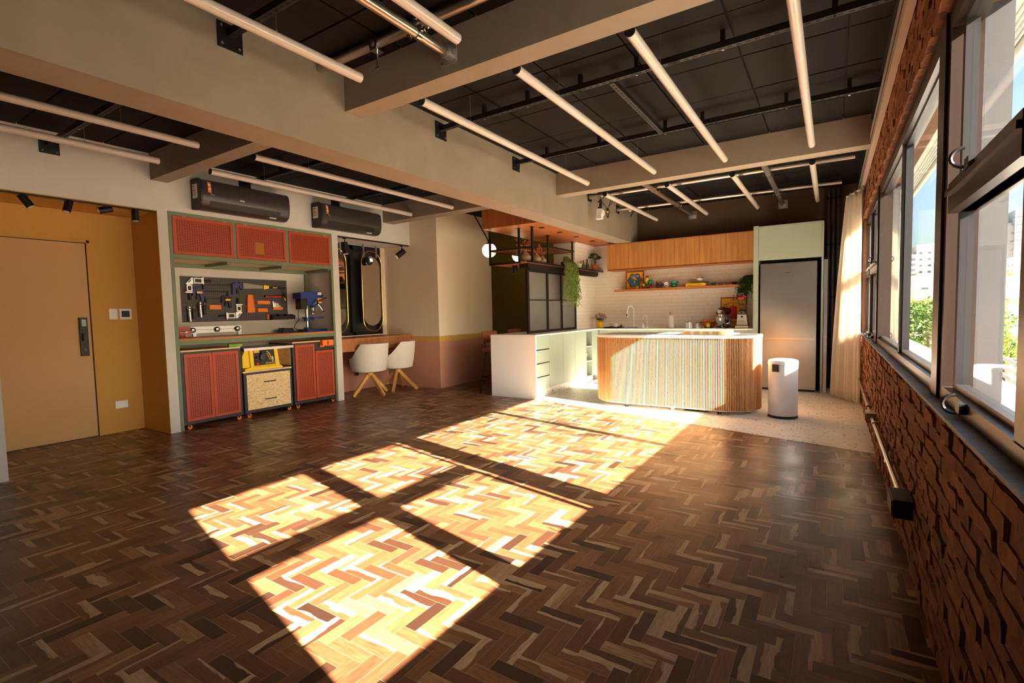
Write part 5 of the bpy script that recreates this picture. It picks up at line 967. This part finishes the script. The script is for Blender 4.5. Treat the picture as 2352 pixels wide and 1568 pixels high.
obj('jug', B().lathe((-1.232, 8.92, 1.25), [(.045, 0), (.06, .06), (.085, .17), (.10, .262), (.096, .262), (.08, .17), (.055, .06), (.04, .006)], 28), 'clear', t); obj('blade_well', B().rod((-1.232, 8.92, 1.25), (-1.232, 8.92, 1.275), .014).bar((-1.262, 8.92, 1.285), (-1.202, 8.92, 1.278), .012, .003), 'chrome', t); obj('lid', B().lathe((-1.232, 8.92, 1.51), [(.098, 0), (.10, .008), (.04, .012)], 26), 'blkp', t)
obj('jug_handle', B().tube([(-1.14, 8.90, 1.49), (-1.105, 8.89, 1.47), (-1.11, 8.89, 1.36), (-1.16, 8.90, 1.33)], .011, 8), 'clear', t); obj('knob', B().rod((-1.232, 8.84, 1.135), (-1.232, 8.82, 1.135), .016), 'blkp', t); obj('script_mark', B().tube([(-1.28+.008*i, 8.838, 1.06+.010*math.sin(i*1.1)) for i in range(11)], .0018, 5), 'acm', t); obj('strawberry_print', B().ball((-1.25, 8.83, 1.44), .030, 12, (1.6, .15, .8)).ball((-1.20, 8.84, 1.46), .022, 12, (1.4, .15, .8)), 'redp', t)

# ------------------------------------------------------------------ kitchen island, bin, curtain, conduit
IA, IB, IY, IR = -2.387, -1.139, 6.70, .42
def capsule(r, n=20): return [(IB+r*math.cos(a), IY+r*math.sin(a)) for a in [-PI/2+PI*i/n for i in range(n+1)]]+[(IA+r*math.cos(a), IY+r*math.sin(a)) for a in [PI/2+PI*i/n for i in range(n+1)]]
t = thing('kitchen_island', 'rounded kitchen island clad in vertical wooden slats, on castors', 'island', (-1.763, IY, 0))
obj('top', B().prism(capsule(.436, 28), 'z', .925, .957), 'white', t, .003, ang=20); obj('core', B().prism(capsule(.405, 28), 'z', .06, .925), 'walnut', t, ang=20); obj('bottom_plate', B().prism(capsule(.412, 28), 'z', .05, .062), 'white', t, ang=20)
obj('cooktop', B().box(-2.68, -1.98, 6.62, 6.98, .957, .961), 'dglass', t, .001)
me0 = None; per = 2*(IB-IA)+2*PI*IR; N = 270; sm = []
for i in range(N):
    s = per*i/N; L = IB-IA; A = PI*IR
    if s < L: x, y, a = IA+s, IY-IR, -PI/2
    elif s < L+A: a = -PI/2+(s-L)/IR; x, y = IB+IR*math.cos(a), IY+IR*math.sin(a)
    elif s < 2*L+A: x, y, a = IB-(s-L-A), IY+IR, PI/2
    else: a = PI/2+(s-2*L-A)/IR; x, y = IA+IR*math.cos(a), IY+IR*math.sin(a)
    if me0 is None:
        o = obj('slat', B().prism([(-.015, -.0066), (.0, -.0066), (.008, -.0045), (.010, 0), (.008, .0045), (.0, .0066), (-.015, .0066)], 'z', .058, .924), 'slat', None); me0 = o.data; me0.transform(M.Translation((0, 0, 0)))
        tn = [me0.copy() for _ in range(5)]
        for k, m_ in enumerate(tn):
            q = X['slat'].copy(); n_ = [n for n in q.node_tree.nodes if n.type == 'VALTORGB'][0]; f = (.74, .88, 1.0, 1.10, .95)[k]
            for e in n_.color_ramp.elements: e.color = tuple(min(1, c*f) for c in e.color[:3])+(1,)
            m_.materials.clear(); m_.materials.append(q)
        o.data = tn[0]
    else: o = bpy.data.objects.new('slat', tn[random.randrange(5)]); COL.objects.link(o)
    o.parent = t; o.location = (x+1.763, y-IY, 0); o.rotation_euler = (0, 0, a)
for x, y in ((-2.297, 6.36), (-1.69, 6.37), (-1.135, 6.36), (-2.3, 7.02), (-1.13, 7.02)):
    c = obj('castor', B().box(x-.03, x+.03, y-.03, y+.03, .042, .05).box(x+.004, x+.022, y-.012, y+.012, .02, .043), 'white', t); obj('wheel', B().lathe((x-.008, y, .021), [(.015, -.012), (.021, -.008), (.021, .008), (.015, .012)], 16, 'x').lathe((x+.016, y, .021), [(.015, -.006), (.021, -.004), (.021, .004), (.015, .006)], 16, 'x'), 'acm' if x != -1.69 else 'white', c)
t = thing('floor_hatch', 'dark floor outlet hatch under the island', 'hatch', (-1.42, 6.45, .0015)); obj('frame', B().box(-1.57, -1.27, 6.38, 6.52, .0015, .006), 'pipe', t); obj('lid', B().box(-1.56, -1.28, 6.39, 6.51, .006, .008), 'blkp', t)
t = thing('cutting_board', 'thick striped wooden cutting board on the island', 'board', (-1.33, 6.72, .958))
for i in range(15): obj('strip', B().box(-1.63+.038*i, -1.63+.038*i+.0378, 6.55, 6.90, .958, 1.0), ('ply', 'oak', 'slat')[i % 3], t, .001)
solo('paper_sheet', B().box(-1.78, -1.655, 6.62, 6.86, .958, .962), 'paper', 'white sheet beside the cutting board on the island', 'paper')
t = thing('waste_bin', 'tall white cylindrical waste bin with black latch, beside the island', 'bin', (-.47, 6.54, .0015)); c = (-.47, 6.54, .0)
obj('body', B().lathe(c, [(.152, .03), (.154, .035), (.154, .615), (.150, .617)], 40), 'wpl', t, ang=40); obj('base_ring', B().lathe(c, [(.148, .0015), (.156, .004), (.156, .03), (.15, .032)], 40), 'blkp', t, ang=40); obj('lid', B().lathe(c, [(.150, .617), (.157, .620), (.157, .655), (.15, .668), (.11, .680), (.0005, .685)], 40), 'wpl', t, ang=40)
a = -2.0; ca, sa = math.cos(a), math.sin(a); RZ = M.Rotation(a, 3, 'Z'); l_ = obj('latch', B().obb(V(c)+V((ca*.158, sa*.158, .585)), (.014, .072, .085), RZ), 'acm', t, .006); obj('latch_button', B().obb(V(c)+V((ca*.166, sa*.166, .58)), (.006, .05, .045), RZ), 'blkp', l_, .002)
t = thing('curtain', 'pale linen curtain gathered at the far end of the windows', 'curtain', (.17, 8.0, .02)); b = B(); NU, NVv = 90, 24; rows = []
for j in range(NVv+1):
    v = j/NVv; z = .025+(2.76-.025)*v; row = []
    for i in range(NU+1):
        u = i/NU; f = 1-v
        x0 = .302+(.150-.302)*u; x1 = .318+(.012-.318)*u; y0 = 7.72+.50*u; y1 = 7.70+.62*u
        e = v**1.15; x, y = x1+(x0-x1)*e, y1+(y0-y1)*e; amp = (.030+.022*f)*(.65 if u < .12 or u > .9 else 1); ph = 2*PI*6.5*u+.35*math.sin(3*v+u*5)
        n = V((.86, .5, 0)); p = V((x, y, z))-n*amp*(.6+.4*math.sin(ph*.5))*math.sin(ph)-n*.02*math.sin(PI*v)*u; p.x = min(p.x, .322); row.append(b.b.verts.new(p))
    rows.append(row)
for j in range(NVv):
    for i in range(NU): b.b.faces.new((rows[j][i], rows[j][i+1], rows[j+1][i+1], rows[j+1][i]))
o = obj('cloth', b, 'curtain', t, ang=80, norm=False); mo = o.modifiers.new('thick', 'SOLIDIFY'); mo.thickness = .003
obj('heading_tape', B().tube([(.30-.15*i/20+.02*math.sin(i*1.3), 7.72+.5*i/20, 2.74) for i in range(21)], .012, 6), 'curtain', t)
for i in range(7): y = 7.73+.08*i; obj('glider', B().rod((.305, y, 2.745), (.305, y, 2.79), .004, n=6), 'wpl', t)
t = thing('wall_conduit', 'surface conduit with boxes running low along the brick wall', 'conduit', (.30, 5, .31))
obj('tube', B().tube([(.302, 3.10, .335), (.302, 5.25, .312)], .0135, 12).tube([(.302, 5.40, .312), (.302, 7.2, .33), (.302, 8.3, .35)], .0135, 12), 'pipe', t)
obj('box', B().box(.255, .333, 2.90, 3.10, .285, .372), 'bronze2', t, .006); obj('box_cover', B().box(.249, .256, 2.908, 3.092, .292, .365), 'blkp', t, .002); obj('box', B().box(.262, .333, 5.24, 5.42, .272, .352), 'pipe', t, .008); obj('box_cover', B().box(.257, .263, 5.26, 5.40, .28, .344), 'acm', t, .002)
for y in (3.18, 3.75, 4.95, 5.75, 6.6): obj('coupling', B().rod((.302, y, .315+.01*abs(y-4.5)/2), (.302, y+.07, .315+.01*abs(y-4.5)/2), .018, n=12).box(.30, .335, y+.02, y+.05, .312, .335), 'pipe', t)

# ------------------------------------------------------------------ dining nook: rack, sliding glass, lamps, stools
t = thing('hanging_rack', 'black steel rack with timber boards hung above the peninsula', 'rack', (-4.1, 7.2, 1.97))
P = {1: (-4.487, 6.385), 2: (-3.967, 6.405), 3: (-3.735, 6.40), 4: (-3.963, 7.30), 5: (-3.993, 8.28)}
for k, (x, y) in P.items(): obj('post', B().box(x-.014, x+.014, y-.014, y+.014, 2.02 if k != 5 else 2.04, 2.545), 'blk', t); obj('post_foot', B().box(x-.03, x+.03, y-.03, y+.03, 2.540, 2.545), 'blk', t)
obj('rail', B().box(-4.50, -3.72, 6.376, 6.398, 2.235, 2.258).box(-4.50, -4.478, 6.398, 7.42, 2.235, 2.255).box(-4.50, -3.95, 7.29, 7.312, 2.352, 2.376).box(-3.975, -3.951, 7.312, 8.27, 2.352, 2.376).box(-4.42, -3.975, 8.25, 8.272, 2.345, 2.36), 'blk', t)
obj('upper_board', B().box(-4.478, -3.99, 6.40, 7.40, 2.240, 2.253), 'teakx', t); obj('upper_board', B().box(-4.42, -3.98, 7.312, 8.25, 2.352, 2.366), 'teakx', t)
obj('rail', B().box(-4.50, -3.95, 6.372, 6.396, 2.022, 2.05).box(-4.50, -4.478, 6.396, 7.2, 2.022, 2.05), 'blk', t); obj('lower_board', B().box(-4.478, -4.06, 6.398, 7.2, 2.028, 2.046), 'teakx', t)
obj('shelf_board', B().box(-4.12, -3.83, 6.42, 9.245, 2.036, 2.054), 'walnut', t); obj('shelf_edge', B().box(-3.83, -3.79, 6.40, 9.245, 2.030, 2.056), 'blk', t); obj('header_beam', B().box(-4.06, -3.90, 6.55, 9.245, 1.965, 2.034), 'blk', t); obj('sliding_track', B().box(-3.98, -3.90, 6.60, 9.2, 1.945, 1.966), 'blk', t)
t = thing('glass_partition', 'black framed ribbed glass partition standing on the peninsula', 'partition', (-3.98, 7.5, .951))
obj('frame', B().box(-4.0, -3.96, 6.625, 6.672, .951, 1.944).box(-4.0, -3.96, 8.315, 8.355, .951, 1.944).box(-4.0, -3.96, 6.672, 8.315, .951, .993).box(-4.0, -3.96, 6.672, 8.315, 1.915, 1.944), 'blk', t)
obj('mullion', B().box(-4.0, -3.96, 7.245, 7.295, .993, 1.915), 'blk', t); obj('mullion', B().box(-4.0, -3.96, 7.755, 7.805, .993, 1.915), 'blk', t); obj('glazing_bar', B().box(-3.995, -3.958, 6.672, 8.315, 1.468, 1.484), 'blk', t)
for a, b_ in ((6.672, 7.245), (7.295, 7.755), (7.805, 8.315)):
    for c, d in ((.993, 1.468), (1.484, 1.915)): obj('pane', B().box(-3.984, -3.978, a, b_, c, d), 'frost', t)
def globe(p, r, top, label):
    t = thing('globe_lamp', label, 'lamp', (p[0], p[1], p[2]-r), 'lit opal globe lamps'); p = V(p)
    obj('globe', B().ball(p, r, 28), 'globe', t, ang=80); obj('cap', B().lathe(p, [(r*.62, r*.80), (r*.5, r*.95), (r*.2, r*1.02), (r*.2, r*1.15)], 20), 'blk', t); obj('arm', B().rod(p+V((0, 0, r*1.1)), top, .013), 'redv', t); obj('ceiling_plate', B().rod(V(top)-V((0, 0, .0)), V(top)+V((0, 0, .01)), .03), 'blk', t)
globe((-4.725, 6.70, 2.308), .117, (-5.58, 7.45, 3.105), 'lit globe lamp behind the left post of the black rack')
globe((-4.72, 7.6, 2.30), .118, (-5.0, 8.095, 2.85), 'lit globe lamp half hidden by the rack board')
for x, y, lb in ((-4.24, 6.70, 'black cylinder downlight at the front under the rack'), (-4.13, 6.92, 'black cylinder downlight close to the glass partition')):
    t = thing('cylinder_light', lb, 'light', (x, y, 1.905)); obj('can', B().rod((x, y, 1.908), (x, y, 2.027), .042, n=22), 'blk', t); obj('rim', B().rod((x, y, 1.905), (x, y, 1.909), .036, n=22), 'acm', t)
for y, lb in ((6.561, 'recessed soffit light nearest the room'), (7.153, 'second recessed soffit light'), (7.76, 'third recessed soffit light'), (8.431, 'recessed soffit light nearest the kitchen wall')):
    t = thing('recessed_light', lb, 'light', (-3.66, y, 2.535), 'recessed lights in the timber soffit'); obj('ring', B().lathe((-3.66, y, 2.5375), [(.045, 0), (.05, .003), (.05, .0075), (.034, .0075), (.034, .001)], 24, cap=False), 'acm', t); obj('lamp', B().rod((-3.66, y, 2.540), (-3.66, y, 2.545), .034, n=20), 'blkp', t)
# things standing on the rack shelf
RZs = 2.0545
t = thing('trailing_plant', 'long bright green trailing plant hanging over the rack shelf', 'plant', (-3.86, 7.68, RZs)); b = B(); st = B()
for i in range(130):
    y0 = 7.70+random.uniform(-.20, .22); x0 = -3.815; dep = random.choice((.35, .45, .55, .6, .68, .62, .74)); y1 = y0+random.uniform(-.10, .20); pts = [V((-3.86+random.uniform(-.03, .03), 7.68+random.uniform(-.05, .05), RZs+.06)), V((-3.83, (y0+7.68)/2, RZs+.12+random.uniform(0, .05))), V((-3.77+random.uniform(-.02, .03), y0, RZs+.05))]
    n = 16
    for k in range(1, n+1): f = k/n; pts.append(V((-3.755+random.uniform(-.012, .035)+.02*math.sin(k*.9+i), y0+(y1-y0)*f+.010*math.sin(k*.7+i*2), RZs+.05-dep*f)))
    st.tube(pts, .0016, 4)
    for k in range(80):
        f = random.uniform(.05, .999)*(len(pts)-1); q = int(f); c = pts[q].lerp(pts[q+1], f-q); b.leaf(c, (random.uniform(-.6, 1), random.uniform(-1, 1), random.uniform(-1.1, .2)), random.uniform(.016, .030), .0075)
o = obj('foliage', b, 'leaf', t, norm=False); o['kind'] = 'stuff'; obj('stems', st, 'stem', t); obj('pot', B().lathe((-3.865, 7.68, RZs), [(.045, 0), (.058, .07), (.052, .07), (.042, .01)], 18), 'blkp', t)
t = thing('potted_plant', 'small leafy plant in a terracotta pot at the rack shelf end', 'plant', (-3.88, 9.05, RZs)); c = V((-3.88, 9.05, RZs))
obj('pot', B().lathe(c, [(.046, 0), (.062, .075), (.068, .077), (.070, .105), (.062, .105), (.05, .02)], 24), 'terra', t); obj('soil', B().rod(c+V((0, 0, .085)), c+V((0, 0, .093)), .058), 'stem', t); b = B(); st = B()
for k in range(11):
    a = 2*PI*k/11+.3; L = random.uniform(.06, .15); tip = c+V((math.cos(a)*L*.6, math.sin(a)*L, random.uniform(.25, .335))); st.tube([c+V((0, 0, .09)), c+V((math.cos(a)*.015, math.sin(a)*.02, .19)), tip], .003, 5)
    for j in range(5): an = a+(j-2)*.55; b.leaf(tip, (math.cos(an), math.sin(an), -.15-.5*random.random()), random.uniform(.07, .10), .045, (0, 0, 1))
obj('stems', st, 'stem', t)
o = obj('leaves', b, 'dleaf', t, norm=False); o['kind'] = 'stuff'
for y, h, r_, lb in ((8.70, .20, .047, 'largest green glass bottle beside the terracotta pot'), (8.53, .165, .038, 'middle green glass bottle on the rack shelf'), (8.43, .15, .028, 'smallest green glass bottle beside the white cup')):
    solo('bottle', B().lathe((-3.89, y, RZs), [(r_*.9, 0), (r_, .01), (r_*.95, h*.35), (r_*.4, h*.66), (r_*.3, h*.92), (r_*.4, h*.94), (r_*.4, h)], 20), 'bottle', lb, 'bottle', 'green bottles on the rack shelf')
t = thing('mug', 'white mug with dark marks on the rack shelf', 'mug', (-3.87, 8.33, RZs)); obj('body', B().lathe((-3.87, 8.33, RZs), [(.034, 0), (.038, .006), (.038, .085), (.034, .085), (.032, .01)], 22), 'wpl', t)
for k in range(5): obj('mark', B().obb((-3.833, 8.31+.012*k, RZs+.03+.012*(k % 3)), (.003, .006, .022)), 'blkp', t)
for k, (m, lb) in enumerate((('paper', 'white book lying on the rack shelf'), ('maroon', 'dark red book on the white book'))): book('book', -3.98, -3.84, 7.95, 8.22, RZs+.032*k, RZs+.032*k+.031-.008*k, m, lb, 'books on the rack shelf')
for y, x, s, lb in ((6.80, -3.90, 1.0, 'round stoneware vase behind the rack post'), (6.98, -3.89, .82, 'smaller stoneware vase beside the round one'), (6.60, -3.99, 1.25, 'tall stoneware vase with rust leaves, near the front post')):
    t = thing('vase', lb, 'vase', (x, y, RZs), 'stoneware vases on the rack'); c = V((x, y, RZs)); obj('body', B().lathe(c, [(.045*s, 0), (.075*s, .03*s), (.078*s, .07*s), (.04*s, .115*s), (.018*s, .13*s), (.022*s, .145*s), (.014*s, .145*s)], 24), 'ceram', t); b = B(); st = B()
    for k in range(4 if s != 1.25 else 9):
        a = random.uniform(0, 2*PI); tip = c+V((.08*math.cos(a)*s, .14*math.sin(a)*s, (.20+.10*random.random())*s)); st.tube([c+V((0, 0, .13*s)), c.lerp(tip, .6)+V((0, 0, .08)), tip], .003, 5)
        for j in range(7): b.leaf(c.lerp(tip, .6+.4*j/6)+V((0, 0, .03*(1-j/6))), (random.uniform(-1, 1), random.uniform(-1, 1), random.uniform(-.3, 1)), .045*s, .022)
    obj('twigs', st, 'rleaf', t); o = obj('dried_leaves', b, 'rleaf', t, norm=False); o['kind'] = 'stuff'
def stool(x, y, label):
    t = thing('bar_stool', label, 'stool', (x, y, 0), 'tan leather bar stools')
    obj('seat', B().box(x-.19, x+.19, y-.2, y+.2, .665, .72), 'leath', t, .025, 3)
    ps = [(x-.21+.03*math.cos(a)*0-.05*(1-math.cos(a*1.0))*-1, y+.21*math.sin(a)) for a in [-1.25+.25*i for i in range(11)]]
    b = B(); f = [b.vs([(px-.02+e*.035, py, z) for px, py in ps]) for e, z in ((0, .80), (0, .975), (.5, .992), (1, .975), (1, .80))]
    for A_, C_ in zip(f, f[1:]+f[:1]):
        for i in range(10): b.b.faces.new((A_[i], A_[i+1], C_[i+1], C_[i]))
    for i in (0, 10): b.b.faces.new([q[i] for q in f])
    obj('backrest', b, 'leath', t, ang=50)
    for s in (-1, 1): obj('back_strut', B().rod((x-.17, y+s*.12, .70), (x-.20, y+s*.13, .86), .009), 'blk', t)
    for sx in (-1, 1):
        for sy in (-1, 1): obj('leg', B().rod((x+sx*.15, y+sy*.15, .668), (x+sx*.21, y+sy*.235, 0), .011), 'blk', t)
    obj('foot_ring', B().tube([(x+sx*.19, y+sy*.205, .25) for sx, sy in ((-1, -1), (1, -1), (1, 1), (-1, 1))], .009, 8, closed=True), 'blk', t)
stool(-4.56, 6.66, 'bar stool nearest the white end panel of the peninsula'); stool(-4.58, 7.45, 'bar stool farther along the peninsula beside the glass partition')

# ------------------------------------------------------------------ outside the windows
t = thing('eave', 'concrete eave with pale louvre slats above the windows', 'eave', (.8, 4, 2.8)); obj('slab', B().box(.577, .86, -2, 12, 2.93, 3.05), 'conc', t); obj('edge_beam', B().box(.965, 1.0, -2, 12, 2.86, 3.05), 'conc', t)
for i in range(4): obj('louvre_slat', B().box(.865+.026*i, .869+.026*i, -2, 12, 2.90, 2.99), 'wbld', t)
for y in range(-2, 13): obj('bracket', B().box(.86, .97, y, y+.03, 2.99, 3.03), 'conc', t)
t = thing('roof_ledge', 'white sunlit roof ledge just outside the windows', 'ledge', (.95, 4, .4)); obj('slab', B().box(.577, 1.22, -2, 12, .42, .60), 'ledge', t); obj('coping', B().box(1.22, 1.26, -2, 12, .40, .60), 'ledge', t, .006)
struct('ground', B().box(-150, 320, -60, 520, -12.4, -12.0), 'grass')
def bld(name, label, x0, x1, y0, y1, z1, m, wins=None, rf=None, face='y', z0=-12.0):
    t = thing(name, label, 'building', ((x0+x1)/2, (y0+y1)/2, z0)); obj('wall', B().box(x0, x1, y0, y1, z0, z1), m, t)
    if rf: obj('roof', B().hexa([(x0-.6, y0-.6, z1), (x1+.6, y0-.6, z1), (x1+.6, y1+.6, z1), (x0-.6, y1+.6, z1), (x0+(x1-x0)*.1, (y0+y1)/2-.2, z1+rf[1]), (x1-(x1-x0)*.1, (y0+y1)/2-.2, z1+rf[1]), (x1-(x1-x0)*.1, (y0+y1)/2+.2, z1+rf[1]), (x0+(x1-x0)*.1, (y0+y1)/2+.2, z1+rf[1])]), rf[0], t)
    else: obj('parapet', B().box(x0, x1, y0, y1, z1, z1+.7), m, t)
    if wins:
        nx, nz, wz0, wz1, fx, fz = wins; dx = (x1-x0)/nx; dz = (wz1-wz0)/nz
        for i in range(nx):
            for j in range(nz):
                cx = x0+dx*(i+.5); cz = wz0+dz*(j+.5); obj('window', B().box(cx-dx*fx/2, cx+dx*fx/2, y0-.06, y0+.05, cz-dz*fz/2, cz+dz*fz/2), 'win', t)
        nyy = max(1, int((y1-y0)/dx))
        for i in range(nyy):
            for j in range(nz):
                cy = y0+(y1-y0)/nyy*(i+.5); cz = wz0+dz*(j+.5); obj('window', B().box(x0-.06, x0+.05, cy-dx*fx/2, cy+dx*fx/2, cz-dz*fz/2, cz+dz*fz/2), 'win', t)
    return t
bld('office_tower', 'white office tower with rows of dark windows outside', 36.5, 41.8, 200, 216, 18.6, 'wbld', (3, 12, 7, 18, .8, .45))
bld('tower_block', 'grey stepped tower block behind the white office tower', 44, 66, 232, 250, 26.5, 'gbld', (4, 5, 14, 28, .8, .12)); bld('tower_block', 'tallest grey tower block at the right photo edge', 50.5, 70, 230, 250, 30.5, 'gbld', (3, 4, 20, 30, .9, .1))
bld('apartment_block', 'narrow white block right of the office tower', 38.5, 45, 175, 188, 11.6, 'wbld', (2, 5, 4, 11, .2, .3)); bld('apartment_block', 'low white block at the right photo edge', 36.9, 48, 158, 170, 7.8, 'wbld', (4, 3, 3, 7.6, .25, .35))
bld('tiled_house', 'long low house with grey tiled roof', 20.0, 46, 105, 122, 2.6, 'cbld', (8, 1, .2, 2.2, .4, .5), ('roof', 2.6)); bld('white_shed', 'white gabled shed in front of the tiled roof', 13.4, 22, 62, 76, 1.5, 'wbld', None, ('roof', .9))
bld('apartment_block', 'cream apartment block seen through the middle window', 22.5, 29, 205, 222, 19, 'cbld', (3, 6, 6, 18, .4, .35)); bld('apartment_block', 'grey glass block left of the cream block', 19.5, 22.4, 204, 220, 16, 'gbld', (2, 7, 4, 16, .8, .5)); bld('warehouse', 'long cream warehouse below the apartment blocks', 10, 24.5, 118, 136, 5.6, 'cbld', (5, 1, 2.8, 4.6, .3, .4)); bld('tiled_house', 'house with red tiled roof beyond the trees', 8, 13.5, 84, 96, 1.5, 'cbld', (3, 1, -.8, 1, .4, .5), ('rroof', 1.6)); bld('apartment_block', 'pale block seen through the narrow far window', 13.8, 18, 190, 204, 15, 'wbld', (3, 7, 2, 14, .4, .35))
t = thing('street_banner', 'pale blue street banner on a frame outside', 'banner', (11.8, 60, -1)); obj('sheet', B().box(11.5, 12.25, 60, 60.04, 1.7, 3.75), mat('banner_blue', (196, 220, 232), .7), t); obj('post', B().rod((11.55, 60.1, -12), (11.55, 60.1, 3.7), .06), 'gbld', t); obj('squiggle', B().tube([(11.75+.06*math.sin(i*1.7)+.02*i, 59.98, 3.2-.11*i) for i in range(12)], .02, 5), 'pblue', t)
def tree(x, y, ztop, r, h, m, label, n=1500):
    t = thing('tree', label, 'tree', (x, y, -12), 'trees outside the windows'); obj('trunk', B().tube([(x, y, -12), (x+.2, y, -6), (x, y, ztop-h*.5)], [.35, .28, .14], 8), 'bark', t); b = B(); cl = [(V((x+random.gauss(0, r*.4), y+random.gauss(0, r*.4), ztop-h*random.uniform(.15, .95))), r*random.uniform(.3, .5)) for _ in range(16)]+[(V((x, y, ztop-r*.45)), r*.45)]
    for i in range(n):
        c, q = random.choice(cl); d = V((random.gauss(0, 1), random.gauss(0, 1), random.gauss(0, 1))).normalized(); p = c+d*q*random.uniform(.75, 1.05); b.leaf(p, (random.uniform(-1, 1), random.uniform(-1, 1), random.uniform(-.6, .6)), r*.17, r*.11)
    o = obj('crown', b, m, t, norm=False); o['kind'] = 'stuff'
for a in [(9.6, 49, 1.9, 1.9, 5.4, 'tleaf', 'yellow green tree beside the street lamp'), (11.0, 52, .6, 1.7, 4.5, 'tleaf2', 'darker tree right of the street lamp'), (11.9, 47, 1.0, 1.5, 5, 'tleaf', 'yellow green tree at the right photo edge'), (25.5, 125, 7.2, 3.2, 5, 'tleaf', 'distant bright tree below the office tower'), (7.0, 55, 1.6, 2.4, 6, 'tleaf2', 'dark tree seen through the middle window'), (5.2, 61, 2.3, 2.1, 6.5, 'tleaf', 'yellow tree seen through the narrow far window'), (8.6, 66, 1.8, 2.3, 6, 'tleaf', 'yellow green tree behind the middle window trees')]: tree(*a)
t = thing('street_lamp', 'slim white street lamp with two arms', 'street lamp', (7.6, 40, -8)); obj('pole', B().rod((7.6, 40, -12), (7.6, 40, .68), .06, .04), 'wbld', t)
for s in (-1, 1): obj('arm', B().tube([(7.6, 40, .62), (7.6+s*.3, 40, .70), (7.6+s*.42, 40, .71)], .025, 6), 'wbld', t); obj('lamp_head', B().obb((7.6+s*.42, 40, .70), (.30, .12, .05)), 'wbld', t)
t = thing('slat_fence', 'pale horizontal slat fence along the street', 'fence', (6, 29, -2)); p0, p1 = V((7.1, 40, -1.25)), V((4.9, 18, -.85))
for i in range(6): obj('slat', B().bar(p0-V((0, 0, .33*i)), p1-V((0, 0, .33*i)), .05, .16), 'conc', t)
for k in range(9): c = p0.lerp(p1, k/8); obj('post', B().box(c.x+.03, c.x+.10, c.y-.04, c.y+.04, -12, c.z+.1), 'gbld', t)
